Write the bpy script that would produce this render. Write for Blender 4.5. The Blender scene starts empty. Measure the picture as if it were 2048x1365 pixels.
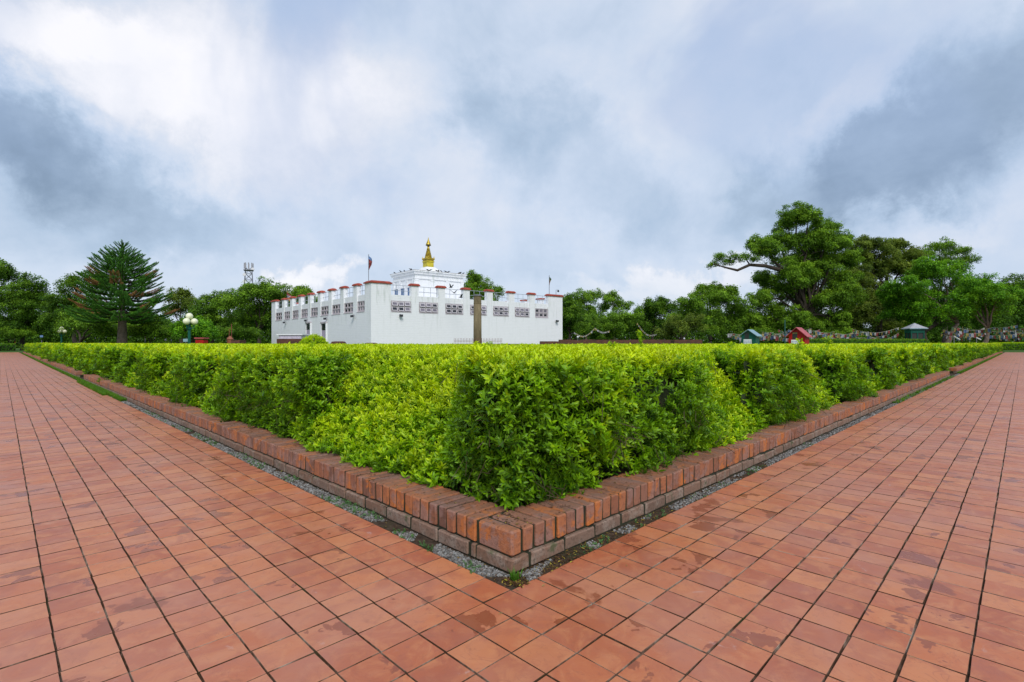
import bpy, math, random
import numpy as np
from mathutils import Vector, noise
random.seed(7); rng = np.random.default_rng(7)
sc = bpy.context.scene
COL = sc.collection
R = math.radians
# ------------------------------------------------------------------ camera
S2 = math.sqrt(2)
CX = CY = -2.212/S2; CZ = 1.0; F = 1022.0; HY = 688.0
cam_d = bpy.data.cameras.new('camera'); cam = bpy.data.objects.new('camera', cam_d); COL.objects.link(cam)
cam.location = (CX, CY, CZ); cam.rotation_euler = (R(90.31), 0, R(-45))
cam_d.sensor_width = 36; cam_d.lens = 36*F/2048; cam_d.clip_start = 0.05; cam_d.clip_end = 3000
sc.camera = cam
def W(px, Z, z=0.0):
    """photo column and depth -> place on the ground plan"""
    X = (px-1024)/F*Z
    return Vector((CX+(Z+X)/S2, CY+(Z-X)/S2, z))
def H(py, Z): return CZ + Z*(HY-py)/F
def depth(x, y): return ((x-CX)+(y-CY))/S2
# ------------------------------------------------------------------ world, sun, exposure
sc.view_settings.view_transform = 'Standard'; sc.view_settings.look = 'None'
sc.view_settings.gamma = 1; sc.view_settings.use_curve_mapping = False
sc.view_settings.exposure = 0.70
SUN_EL, SUN_AZ = 44, 213       # azimuth clockwise from +Y: behind the camera's right shoulder
class NT:
    def __init__(s, tree): s.t = tree; s.n = tree.nodes; s.l = tree.links
    def new(s, kind, **kw):
        n = s.n.new(kind)
        for k, v in kw.items(): setattr(n, k, v)
        return n
    def put(s, sock, v):
        if v is None: return
        if isinstance(v, bpy.types.NodeSocket): s.l.new(v, sock)
        else:
            if sock.type in ('RGBA',) and hasattr(v, '__len__') and len(v) == 3: v = (*v, 1)
            sock.default_value = v
    def math(s, op, a, b=None, c=None, clamp=False):
        n = s.new('ShaderNodeMath', operation=op); n.use_clamp = clamp
        s.put(n.inputs[0], a); s.put(n.inputs[1], b)
        if c is not None: s.put(n.inputs[2], c)
        return n.outputs[0]
    def vmath(s, op, a, b=None):
        n = s.new('ShaderNodeVectorMath', operation=op)
        s.put(n.inputs[0], a)
        if b is not None:
            if op == 'SCALE': s.put(n.inputs['Scale'], b)
            else: s.put(n.inputs[1], b)
        return n.outputs['Value'] if op in ('LENGTH', 'DOT_PRODUCT', 'DISTANCE') else n.outputs[0]
    def noise(s, vec, scale, detail=4, rough=0.55, dist=0.0, out=0, dims='3D'):
        n = s.new('ShaderNodeTexNoise'); n.noise_dimensions = dims
        if vec is not None: s.l.new(vec, n.inputs['Vector'])
        n.inputs['Scale'].default_value = scale; n.inputs['Detail'].default_value = detail
        n.inputs['Roughness'].default_value = rough; n.inputs['Distortion'].default_value = dist
        return n.outputs[out]
    def ramp(s, fac, stops, interp='LINEAR'):
        n = s.new('ShaderNodeValToRGB'); n.color_ramp.interpolation = interp
        e = n.color_ramp.elements
        while len(e) > 1: e.remove(e[-1])
        for i, (p, c) in enumerate(stops):
            if i == 0: e[0].position = p; q = e[0]
            else: q = e.new(p)
            q.color = (*c, 1) if hasattr(c, '__len__') else (c, c, c, 1)
        s.put(n.inputs[0], fac); return n.outputs[0]
    def mix(s, fac, a, b, mode='MIX'):
        n = s.new('ShaderNodeMix', data_type='RGBA', blend_type=mode)
        s.put(n.inputs[0], fac); s.put(n.inputs[6], a); s.put(n.inputs[7], b); return n.outputs[2]
    def maprange(s, v, a, b, c=0.0, d=1.0, smooth=False):
        n = s.new('ShaderNodeMapRange'); n.interpolation_type = 'SMOOTHSTEP' if smooth else 'LINEAR'
        for i, q in enumerate((v, a, b, c, d)): s.put(n.inputs[i], q)
        return n.outputs[0]
    def comb(s, x, y, z):
        n = s.new('ShaderNodeCombineXYZ'); s.put(n.inputs[0], x); s.put(n.inputs[1], y); s.put(n.inputs[2], z); return n.outputs[0]
    def sep(s, v):
        n = s.new('ShaderNodeSeparateXYZ'); s.l.new(v, n.inputs[0]); return n.outputs
def lin(*c):
    return tuple(((v/255)/12.92 if v/255 <= .04045 else ((v/255+.055)/1.055)**2.4) for v in c)

world = bpy.data.worlds.new('World'); sc.world = world; world.use_nodes = True
def build_world():
    t = NT(world.node_tree); t.n.clear()
    sky = t.new('ShaderNodeTexSky', sky_type='NISHITA'); sky.sun_disc = False
    sky.sun_elevation = R(SUN_EL); sky.sun_rotation = R(SUN_AZ); sky.air_density = 1.0; sky.dust_density = 2.0
    gen = t.new('ShaderNodeTexCoord').outputs['Generated']
    d = t.sep(gen)
    fw = t.math('MULTIPLY', t.math('ADD', d[0], d[1]), 1/S2)      # towards the temple
    rt = t.math('MULTIPLY', t.math('SUBTRACT', d[0], d[1]), 1/S2)
    up = t.math('MAXIMUM', d[2], 0.0)
    # cloud sheet seen in perspective
    inv = t.math('DIVIDE', 1.0, t.math('ADD', up, 0.34))
    plane = t.comb(t.math('MULTIPLY', rt, inv), t.math('MULTIPLY', fw, inv), 0.0)
    big = t.noise(plane, 1.1, 6, 0.55, 0.25)
    fine = t.noise(gen, 4.2, 9, 0.62, 0.25)
    wisp = t.noise(t.comb(t.math('MULTIPLY', rt, 2.0), t.math('MULTIPLY', fw, 2.0), t.math('MULTIPLY', up, 3.4)), 1.7, 7, 0.58, 0.35)
    tone = t.math('ADD', 0.60, t.math('MULTIPLY', t.math('SUBTRACT', big, 0.5), 0.62))
    tone = t.math('ADD', tone, t.math('MULTIPLY', t.math('SUBTRACT', fine, 0.5), 0.50))
    tone = t.math('ADD', tone, t.math('MULTIPLY', t.math('SUBTRACT', wisp, 0.5), 0.26))
    # cloud banks, each a soft patch in a direction, with warped outlines
    fwc = t.math('MAXIMUM', fw, 0.12)
    warp = t.sep(t.noise(gen, 1.9, 5, 0.6, 0.4, out=1))
    warp2 = t.sep(t.noise(gen, 6.5, 8, 0.66, 0.1, out=1))
    U = t.math('ADD', t.math('DIVIDE', rt, fwc), t.math('ADD', t.math('MULTIPLY', t.math('SUBTRACT', warp[0], .5), .42), t.math('MULTIPLY', t.math('SUBTRACT', warp2[0], .5), .34)))
    V = t.math('ADD', t.math('DIVIDE', up, fwc), t.math('ADD', t.math('MULTIPLY', t.math('SUBTRACT', warp[1], .5), .30), t.math('MULTIPLY', t.math('SUBTRACT', warp2[1], .5), .28)))
    def bank(px, py, rx, ry, ang, amp, soft=1.0):
        nonlocal tone
        u0, v0 = (px-1024)/F, (HY-py)/F
        a = R(ang); ca, sa = math.cos(a), math.sin(a)
        du = t.math('SUBTRACT', U, u0); dv = t.math('SUBTRACT', V, v0)
        e1 = t.math('DIVIDE', t.math('ADD', t.math('MULTIPLY', du, ca), t.math('MULTIPLY', dv, sa)), rx/F)
        e2 = t.math('DIVIDE', t.math('SUBTRACT', t.math('MULTIPLY', dv, ca), t.math('MULTIPLY', du, sa)), ry/F)
        r = t.math('SQRT', t.math('ADD', t.math('MULTIPLY', e1, e1), t.math('MULTIPLY', e2, e2)))
        m = t.maprange(r, soft, 0.25, 0.0, amp, True)
        tone = t.math('ADD', tone, m)
    bank(470, 190, 520, 260, -15, 0.36)      # big white sheet, left of the middle
    bank(100, 30, 300, 90, -12, 0.25)
    bank(30, 190, 350, 150, -32, -0.38)      # dark bank at far left
    bank(280, 420, 420, 130, -12, -0.14)
    bank(330, 300, 110, 60, 40, -0.14)
    bank(1150, 330, 340, 170, -30, -0.13)    # grey mass in the middle
    bank(1010, 230, 140, 130, 10, -0.07)
    bank(1930, 260, 560, 210, 38, -0.31)     # dark bank at far right
    bank(1560, 380, 280, 90, 30, -0.13)
    bank(1760, 230, 260, 70, 48, 0.18)       # white streak inside it
    bank(1300, 170, 260, 130, 10, 0.05)
    bank(1330, 555, 330, 50, 8, 0.22)
    bank(620, 545, 75, 42, 0, 0.30)          # small heap cloud over the wood
    bank(1900, 470, 300, 70, 15, 0.14)
    bank(160, 470, 300, 70, 0, -0.05)
    col = t.ramp(tone, [(0.0, lin(92, 112, 132)), (0.22, lin(136, 156, 180)), (0.42, lin(172, 191, 214)),
                        (0.58, lin(198, 211, 230)), (0.78, lin(222, 226, 236)), (1.0, lin(246, 245, 249))])
    # blue showing through thin sheet high up
    thin = t.maprange(t.noise(gen, 2.1, 5, 0.5, 0.6), 0.47, 0.62, 0.0, 0.6, True)
    thin = t.math('MULTIPLY', thin, t.maprange(up, 0.2, 0.5, 0.2, 1.0))
    col = t.mix(thin, col, lin(158, 180, 216))
    # pale low band near the horizon
    hz = t.maprange(up, 0.0, 0.16, 0.62, 0.0, True)
    col = t.mix(hz, col, lin(198, 212, 230))
    cloud = t.mix(1.0, col, (10/1.46,)*3, 'MULTIPLY')
    out = t.mix(0.93, sky.outputs[0], cloud)
    bg = t.new('ShaderNodeBackground'); t.put(bg.inputs[0], out); bg.inputs[1].default_value = 0.1
    o = t.new('ShaderNodeOutputWorld'); t.l.new(bg.outputs[0], o.inputs[0])
build_world()
sd = bpy.data.lights.new('sun', 'SUN'); sd.energy = 1.5; sd.angle = R(24); sd.color = (1.0, .97, .92)
so = bpy.data.objects.new('sun', sd); COL.objects.link(so)
so.rotation_euler = (R(90-SUN_EL), 0, R(-SUN_AZ+180))
so.location = (0, 0, 40)
# ------------------------------------------------------------------ materials
MATS = {}
def newmat(name):
    m = bpy.data.materials.new(name); m.use_nodes = True
    t = NT(m.node_tree); t.n.clear()
    o = t.new('ShaderNodeOutputMaterial'); return m, t, o
def principled(t, o, base, rough=.6, spec=.5, metal=0.0, bump=None, bstr=.3, bdist=.01, normal=None):
    p = t.new('ShaderNodeBsdfPrincipled')
    t.put(p.inputs['Base Color'], base); t.put(p.inputs['Roughness'], rough)
    t.put(p.inputs['Specular IOR Level'], spec); t.put(p.inputs['Metallic'], metal)
    if bump is not None:
        b = t.new('ShaderNodeBump'); b.inputs['Strength'].default_value = bstr; b.inputs['Distance'].default_value = bdist
        t.put(b.inputs['Height'], bump); t.l.new(b.outputs[0], p.inputs['Normal'])
    t.l.new(p.outputs[0], o.inputs[0]); return p
def plain(name, c, rough=.6, metal=0.0, var=.25, scale=6, spec=.5):
    if name in MATS: return MATS[name]
    m, t, o = newmat(name)
    pos = t.new('ShaderNodeNewGeometry').outputs['Position']
    n = t.noise(pos, scale, 5, .6)
    f = t.maprange(n, .3, .7, 1-var, 1+var*.5)
    base = t.mix(1.0, c, t.comb(f, f, f), 'MULTIPLY')
    principled(t, o, base, rough, spec, metal, bump=n, bstr=.15)
    MATS[name] = m; return m
def leafmat(name, young, old_dark, yellow=None, trans=.35, rough=.45, attr=True):
    m, t, o = newmat(name)
    ia = t.new('ShaderNodeAttribute', attribute_type='INSTANCER', attribute_name='tint').outputs['Fac']
    age = t.new('ShaderNodeAttribute', attribute_type='GEOMETRY', attribute_name='age').outputs['Fac']
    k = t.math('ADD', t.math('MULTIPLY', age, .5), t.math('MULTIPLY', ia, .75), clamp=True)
    c = t.ramp(k, [(0, old_dark), (.55, young), (1, yellow or young)])  # dark end: older leaves, and in trees painted shade between the clumps
    oi = t.new('ShaderNodeObjectInfo').outputs['Random']
    f = t.maprange(oi, 0, 1, .72, 1.22)
    c = t.mix(1.0, c, t.comb(f, f, t.math('MULTIPLY', f, .9)), 'MULTIPLY')
    df = t.new('ShaderNodeBsdfPrincipled'); t.put(df.inputs['Base Color'], c); df.inputs['Roughness'].default_value = rough
    df.inputs['Specular IOR Level'].default_value = .28 if 'hedge' in name else .13
    tr = t.new('ShaderNodeBsdfTranslucent'); t.put(tr.inputs[0], t.mix(1.0, c, (1.25, 1.15, .5), 'MULTIPLY'))
    mx = t.new('ShaderNodeMixShader'); mx.inputs[0].default_value = trans
    t.l.new(df.outputs[0], mx.inputs[1]); t.l.new(tr.outputs[0], mx.inputs[2]); t.l.new(mx.outputs[0], o.inputs[0])
    MATS[name] = m; return m
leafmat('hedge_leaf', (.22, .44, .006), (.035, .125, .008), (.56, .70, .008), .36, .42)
leafmat('hedge_leaf_dark', (.07, .20, .015), (.02, .07, .008), (.16, .30, .015), .3)
leafmat('tree_dark', (.075, .175, .012), (.018, .056, .006), (.16, .29, .018), .3, .5)
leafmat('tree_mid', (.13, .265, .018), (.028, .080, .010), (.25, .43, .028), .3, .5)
leafmat('tree_bright', (.11, .30, .012), (.025, .10, .01), (.23, .46, .02), .3, .5)
leafmat('tree_olive', (.13, .20, .025), (.035, .07, .012), (.23, .30, .04), .3, .5)
leafmat('pine_green', (.055, .18, .022), (.014, .062, .012), (.13, .33, .035), .15, .5)
leafmat('pine_dead', (.32, .17, .075), (.15, .08, .035), (.42, .25, .12), .15, .7)
leafmat('grass_green', (.08, .22, .02), (.04, .11, .012), (.14, .30, .03), .3)
leafmat('weed_green', (.11, .24, .09), (.05, .13, .04), (.17, .31, .12), .3)

PX, PY = .1487, .1505; OX, OY = -.0955, -.088
def tile_mat(name, painted):
    m, t, o = newmat(name)
    pos = t.new('ShaderNodeNewGeometry').outputs['Position']
    s = t.sep(pos)
    gx = t.math('DIVIDE', t.math('SUBTRACT', s[0], OX), PX); gy = t.math('DIVIDE', t.math('SUBTRACT', s[1], OY), PY)
    cell = t.comb(t.math('FLOOR', gx), t.math('FLOOR', gy), 0.0)
    wn = t.new('ShaderNodeTexWhiteNoise'); t.l.new(cell, wn.inputs[0])
    rv = wn.outputs['Value']; rc = t.sep(wn.outputs['Color'])
    local = t.vmath('ADD', pos, t.vmath('SCALE', wn.outputs['Color'], 7.0))
    base = t.ramp(rv, [(0, (.37, .10, .045)), (.3, (.43, .122, .050)), (.6, (.47, .142, .056)), (.85, (.53, .19, .078)), (1, (.38, .115, .058))])
    # cloudy clay inside each tile, darker rings left by wetting
    cl = t.noise(local, 9, 6, .6, 1.2)
    base = t.mix(t.maprange(cl, .42, .68, 0, .6, True), base, (.55, .215, .09))
    cl3 = t.noise(local, 5, 5, .6, .9)
    base = t.mix(t.maprange(cl3, .50, .66, 0, .5, True), base, (.33, .095, .055))
    cl2 = t.noise(local, 6, 4, .55, 2.4)
    ring = t.math('ABSOLUTE', t.math('SUBTRACT', cl2, .5))
    base = t.mix(t.maprange(ring, 0.0, .016, .38, 0, True), base, (.30, .09, .05))
    # weathered grey-mauve film
    film = t.noise(pos, 1.1, 6, .6, .4)
    base = t.mix(t.maprange(film, .42, .68, 0, .48, True), base, (.44, .20, .14))
    grime = t.noise(pos, 22, 5, .65)
    base = t.mix(t.maprange(grime, .56, .72, 0, .32, True), base, (.26, .09, .05))
    # damp places: darker and glossy; their own shapes on single tiles and across several
    wet1 = t.noise(pos, 2.0, 5, .55, .4); wet2 = t.noise(local, 7.5, 4, .55, .3)
    wet = t.math('MAXIMUM', t.maprange(wet1, .635, .655, 0, .85, True), t.math('MULTIPLY', t.maprange(wet2, .565, .585, 0, .9, True), t.maprange(rc[1], .80, .84, 0, 1)))
    near = t.math('MINIMUM', s[0], s[1]); 
    # standing drops beside the kerb
    edge = t.math('MULTIPLY', t.maprange(t.math('MAXIMUM', s[0], s[1]), -.6, -.12, 0, 1), 0)
    base = t.mix(t.math('MULTIPLY', wet, .80), base, (.22, .055, .026))
    # pale lime bloom
    lime = t.noise(pos, 3.7, 7, .72, 1.5)
    base = t.mix(t.maprange(lime, .635, .70, 0, .42, True), base, (.52, .36, .33))
    rough = t.math('SUBTRACT', t.maprange(t.noise(pos, 5, 4, .6), .3, .7, .30, .52), t.math('MULTIPLY', wet, .13))
    bump = t.math('ADD', t.math('MULTIPLY', t.noise(pos, 60, 4, .6), .25), t.math('MULTIPLY', cl, .9))
    if painted:
        fx = t.math('FRACT', gx); fy = t.math('FRACT', gy)
        ex = t.math('MINIMUM', fx, t.math('SUBTRACT', 1.0, fx)); ey = t.math('MINIMUM', fy, t.math('SUBTRACT', 1.0, fy))
        leftp = t.math('GREATER_THAN', s[1], s[0])
        wx = t.math('ADD', .010, t.math('MULTIPLY', leftp, .018)); wy = t.math('SUBTRACT', .028, t.math('MULTIPLY', leftp, .018))
        j = t.math('MAXIMUM', t.math('LESS_THAN', ex, wx), t.math('LESS_THAN', ey, wy))
        base = t.mix(t.math('MULTIPLY', j, .8), base, (.12, .06, .035))
    principled(t, o, base, rough, .38, bump=bump, bstr=.16, bdist=.004)
    MATS[name] = m
tile_mat('clay_tile', False); tile_mat('clay_tile_far', True)
def joint_mat():
    m, t, o = newmat('joint_mortar')
    pos = t.new('ShaderNodeNewGeometry').outputs['Position']
    n = t.noise(pos, 5, 5, .7); n2 = t.noise(pos, 60, 3, .6)
    c = t.ramp(n, [(.3, (.045, .022, .012)), (.47, (.085, .042, .022)), (.55, (.19, .12, .085)), (.64, (.34, .27, .21))])
    c = t.mix(t.maprange(t.noise(pos, 3.1, 3), .58, .68, 0, .8), c, (.04, .05, .015))
    principled(t, o, c, .9, .2, bump=n2, bstr=.5, bdist=.004); MATS['joint_mortar'] = m
joint_mat()
def brick_mat():
    m, t, o = newmat('kerb_brick')
    g = t.new('ShaderNodeNewGeometry'); pos = g.outputs['Position']
    oi = t.new('ShaderNodeObjectInfo').outputs['Random']
    at = t.new('ShaderNodeAttribute', attribute_type='GEOMETRY', attribute_name='rnd').outputs['Fac']
    rv = t.math('FRACT', t.math('ADD', oi, at))
    base = t.ramp(rv, [(0, (.17, .085, .058)), (.25, (.30, .115, .060)), (.5, (.40, .145, .060)), (.75, (.24, .12, .085)), (1, (.46, .155, .050))])
    n = t.noise(pos, 7, 6, .65, .6)
    base = t.mix(t.maprange(n, .47, .6, 0, .75, True), base, (.28, .165, .135))
    n3 = t.noise(pos, 5.3, 5, .6, .8)
    base = t.mix(t.maprange(n3, .57, .63, 0, .85, True), base, (.50, .155, .035))
    n2 = t.noise(pos, 45, 5, .7)
    base = t.mix(t.maprange(n2, .48, .68, 0, .6, True), base, (.11, .055, .04))
    up = t.sep(g.outputs['Normal'])[2]
    base = t.mix(t.math('MULTIPLY', t.maprange(up, .5, .9, 0, .55), t.maprange(t.noise(pos, 9, 4), .35, .6, .3, 1)), base, (.17, .095, .06))
    moss = t.noise(pos, 11, 5, .7)
    base = t.mix(t.maprange(moss, .62, .72, 0, .6, True), base, (.06, .075, .025))
    p = principled(t, o, base, .8, .3, bump=t.math('ADD', n2, t.math('MULTIPLY', t.noise(pos, 140, 3), .5)), bstr=.8, bdist=.006)
    MATS['kerb_brick'] = m
brick_mat()
def lower_brick():
    m, t, o = newmat('lower_brick')
    pos = t.new('ShaderNodeNewGeometry').outputs['Position']
    oi = t.new('ShaderNodeObjectInfo').outputs['Random']
    base = t.ramp(oi, [(0, (.17, .11, .080)), (.5, (.23, .145, .105)), (1, (.20, .11, .070))])
    n = t.noise(pos, 12, 6, .65); n2 = t.noise(pos, 60, 4, .7)
    base = t.mix(t.maprange(n, .45, .65, 0, .7, True), base, (.30, .235, .19))
    base = t.mix(t.maprange(n2, .48, .66, 0, .7, True), base, (.08, .055, .04))
    base = t.mix(t.maprange(t.noise(pos, 6, 5, .7), .58, .7, 0, .75, True), base, (.05, .07, .02))
    principled(t, o, base, .88, .25, bump=n2, bstr=.5, bdist=.004); MATS['lower_brick'] = m
lower_brick()
def wall_white():
    m, t, o = newmat('whitewash')
    pos = t.new('ShaderNodeNewGeometry').outputs['Position']; s = t.sep(pos)
    course = t.math('FRACT', t.math('MULTIPLY', s[2], 1/.16))
    line = t.maprange(t.math('ABSOLUTE', t.math('SUBTRACT', course, .5)), .38, .5, 0, 1, True)
    brk = t.noise(t.comb(t.math('MULTIPLY', s[0], 2.2), t.math('MULTIPLY', s[1], 2.2), t.math('MULTIPLY', s[2], 6.5)), 1.3, 4, .6)
    streak = t.noise(t.comb(t.math('MULTIPLY', s[0], 2.0), t.math('MULTIPLY', s[1], 2.0), t.math('MULTIPLY', s[2], .25)), 1.6, 5, .65)
    c = t.mix(t.maprange(brk, .35, .7, 0, .30), (.80, .81, .83), (.70, .715, .74))
    c = t.mix(t.math('MULTIPLY', line, .13), c, (.52, .54, .56))
    c = t.mix(t.math('MULTIPLY', t.maprange(streak, .50, .70, 0, .55, True), t.maprange(s[2], 2.2, 5.6, .15, 1.0)), c, (.42, .47, .42))
    principled(t, o, c, .75, .3, bump=t.math('ADD', t.math('MULTIPLY', line, -1.0), brk), bstr=.25, bdist=.03); MATS['whitewash'] = m
wall_white()
plain('kerb_joint', (.024, .026, .009), .95, var=.6, scale=20); plain('red_cap', (.36, .055, .028), .7, var=.45, scale=3)
plain('sash_paint', (.66, .62, .66), .6, var=.15); plain('lilac_paint', (.55, .50, .60), .6); plain('window_frame', (.52, .47, .50), .6, var=.2)
plain('glass_dark', (.02, .022, .028), .12, spec=.6, var=.3, scale=1.3); plain('glass_grey', (.20, .18, .22), .25, var=.5, scale=1.1)
plain('glass_blue', (.09, .16, .30), .2, var=.3)
plain('door_lilac', (.42, .36, .46), .6); plain('rail_steel', (.42, .46, .52), .4, metal=.3)
def gold_mat():
    m, t, o = newmat('gilded')
    pos = t.new('ShaderNodeNewGeometry').outputs['Position']
    n = t.noise(pos, 5, 5, .7)
    c = t.ramp(n, [(.35, (.16, .10, .015)), (.5, (.50, .36, .03)), (.7, (.72, .58, .09))])
    principled(t, o, c, .38, .5, metal=.45, bump=n, bstr=.5, bdist=.05); MATS['gilded'] = m
gold_mat()
plain('yellow_paint', (.60, .50, .03), .5, var=.3, scale=3)
plain('old_bronze', (.07, .055, .03), .6)
def pillar_mat():
    m, t, o = newmat('pillar_stone')
    pos = t.new('ShaderNodeNewGeometry').outputs['Position']; s = t.sep(pos)
    n = t.noise(t.comb(s[0], s[1], t.math('MULTIPLY', s[2], .3)), 4, 6, .7); n2 = t.noise(pos, 14, 4, .6)
    c = t.ramp(n, [(.3, (.11, .085, .045)), (.55, (.19, .15, .08)), (.75, (.27, .22, .13))])
    c = t.mix(t.maprange(n2, .5, .7, 0, .35), c, (.09, .075, .04))
    principled(t, o, c, .8, .3, bump=n2, bstr=.5, bdist=.02); MATS['pillar_stone'] = m
pillar_mat()
def ruin_mat():
    m, t, o = newmat('old_brickwork')
    pos = t.new('ShaderNodeNewGeometry').outputs['Position']; s = t.sep(pos)
    v = t.comb(t.math('MULTIPLY', t.math('SUBTRACT', s[0], s[1]), .707), s[2], 0.0)
    b = t.new('ShaderNodeTexBrick'); t.l.new(v, b.inputs[0]); b.inputs['Scale'].default_value = 1
    b.inputs['Brick Width'].default_value = .3; b.inputs['Row Height'].default_value = .09; b.inputs['Mortar Size'].default_value = .012
    b.inputs['Color1'].default_value = (.17, .065, .04, 1); b.inputs['Color2'].default_value = (.10, .045, .03, 1); b.inputs['Mortar'].default_value = (.06, .045, .035, 1)
    n = t.noise(pos, 2, 5, .7)
    c = t.mix(t.maprange(n, .45, .65, 0, .6), b.outputs[0], (.05, .04, .03))
    principled(t, o, c, .9, .2, bump=n, bstr=.6, bdist=.05); MATS['old_brickwork'] = m
ruin_mat()
plain('bark', (.050, .036, .026), .9, var=.5, scale=5); plain('bark_pale', (.13, .10, .075), .9, var=.5, scale=5)
plain('twig', (.07, .05, .025), .9)
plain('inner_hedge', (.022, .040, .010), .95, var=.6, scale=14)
plain('green_paint', (.006, .085, .062), .5, var=.2, spec=.2); plain('green_paint_dark', (.006, .07, .05), .5)
plain('red_paint', (.36, .008, .008), .6, var=.2, spec=.2); plain('orange_paint', (.26, .09, .04), .6)
plain('red_roof', (.42, .07, .08), .5); plain('tin_blue', (.26, .40, .47), .35, metal=.2); plain('tin_grey', (.36, .36, .39), .6, spec=.2)
plain('white_paint', (.75, .75, .76), .5, var=.1); plain('sign_blue', (.12, .22, .42), .5); plain('dark_hole', (.02, .022, .02), .6)
plain('globe_glass', (.80, .80, .58), .3, var=.08); plain('steel_grey', (.20, .20, .22), .5, metal=.4)
plain('concrete_grey', (.30, .28, .26), .85); plain('bird_grey', (.03, .032, .04), .6); plain('rust_iron', (.16, .06, .04), .8)
plain('cream_cloth', (.55, .52, .42), .8)
for nm, c in dict(flag_blue=(.05, .09, .17), flag_white=(.32, .32, .34), flag_red=(.22, .04, .035), flag_green=(.05, .13, .05), flag_yellow=(.27, .21, .06), flag_orange=(.60, .20, .03)).items():
    plain(nm, c, .8, var=.25, scale=2)
def ground_mat():
    m, t, o = newmat('lawn')
    pos = t.new('ShaderNodeNewGeometry').outputs['Position']
    n = t.noise(pos, .25, 6, .65); n2 = t.noise(pos, 9, 5, .7)
    c = t.ramp(n, [(.35, (.035, .085, .012)), (.55, (.06, .13, .018)), (.75, (.09, .10, .035))])
    c = t.mix(t.maprange(n2, .4, .7, 0, .5), c, (.03, .06, .01))
    principled(t, o, c, .95, .15, bump=n2, bstr=.7, bdist=.05); MATS['lawn'] = m
    m, t, o = newmat('bed_soil')
    pos = t.new('ShaderNodeNewGeometry').outputs['Position']
    n = t.noise(pos, 30, 6, .7); c = t.ramp(n, [(.3, (.035, .022, .014)), (.6, (.08, .052, .034)), (.8, (.15, .12, .09))])
    c = t.mix(t.maprange(t.noise(pos, 4, 4), .54, .68, 0, .6), c, (.035, .05, .015))
    principled(t, o, c, .95, .2, bump=n, bstr=.9, bdist=.02); MATS['bed_soil'] = m
    m, t, o = newmat('pebble')
    r = t.new('ShaderNodeAttribute', attribute_type='INSTANCER', attribute_name='tint').outputs['Fac']
    c = t.ramp(r, [(0, (.05, .045, .04)), (.4, (.13, .125, .115)), (.8, (.29, .29, .28)), (1, (.12, .08, .055))])
    principled(t, o, c, .7, .4); MATS['pebble'] = m
    m, t, o = newmat('litter')
    r = t.new('ShaderNodeAttribute', attribute_type='INSTANCER', attribute_name='tint').outputs['Fac']
    c = t.ramp(r, [(0, (.05, .025, .012)), (.6, (.12, .055, .02)), (.85, (.30, .22, .03)), (1, (.42, .40, .04))])
    principled(t, o, c, .8, .3); MATS['litter'] = m
ground_mat()
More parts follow.
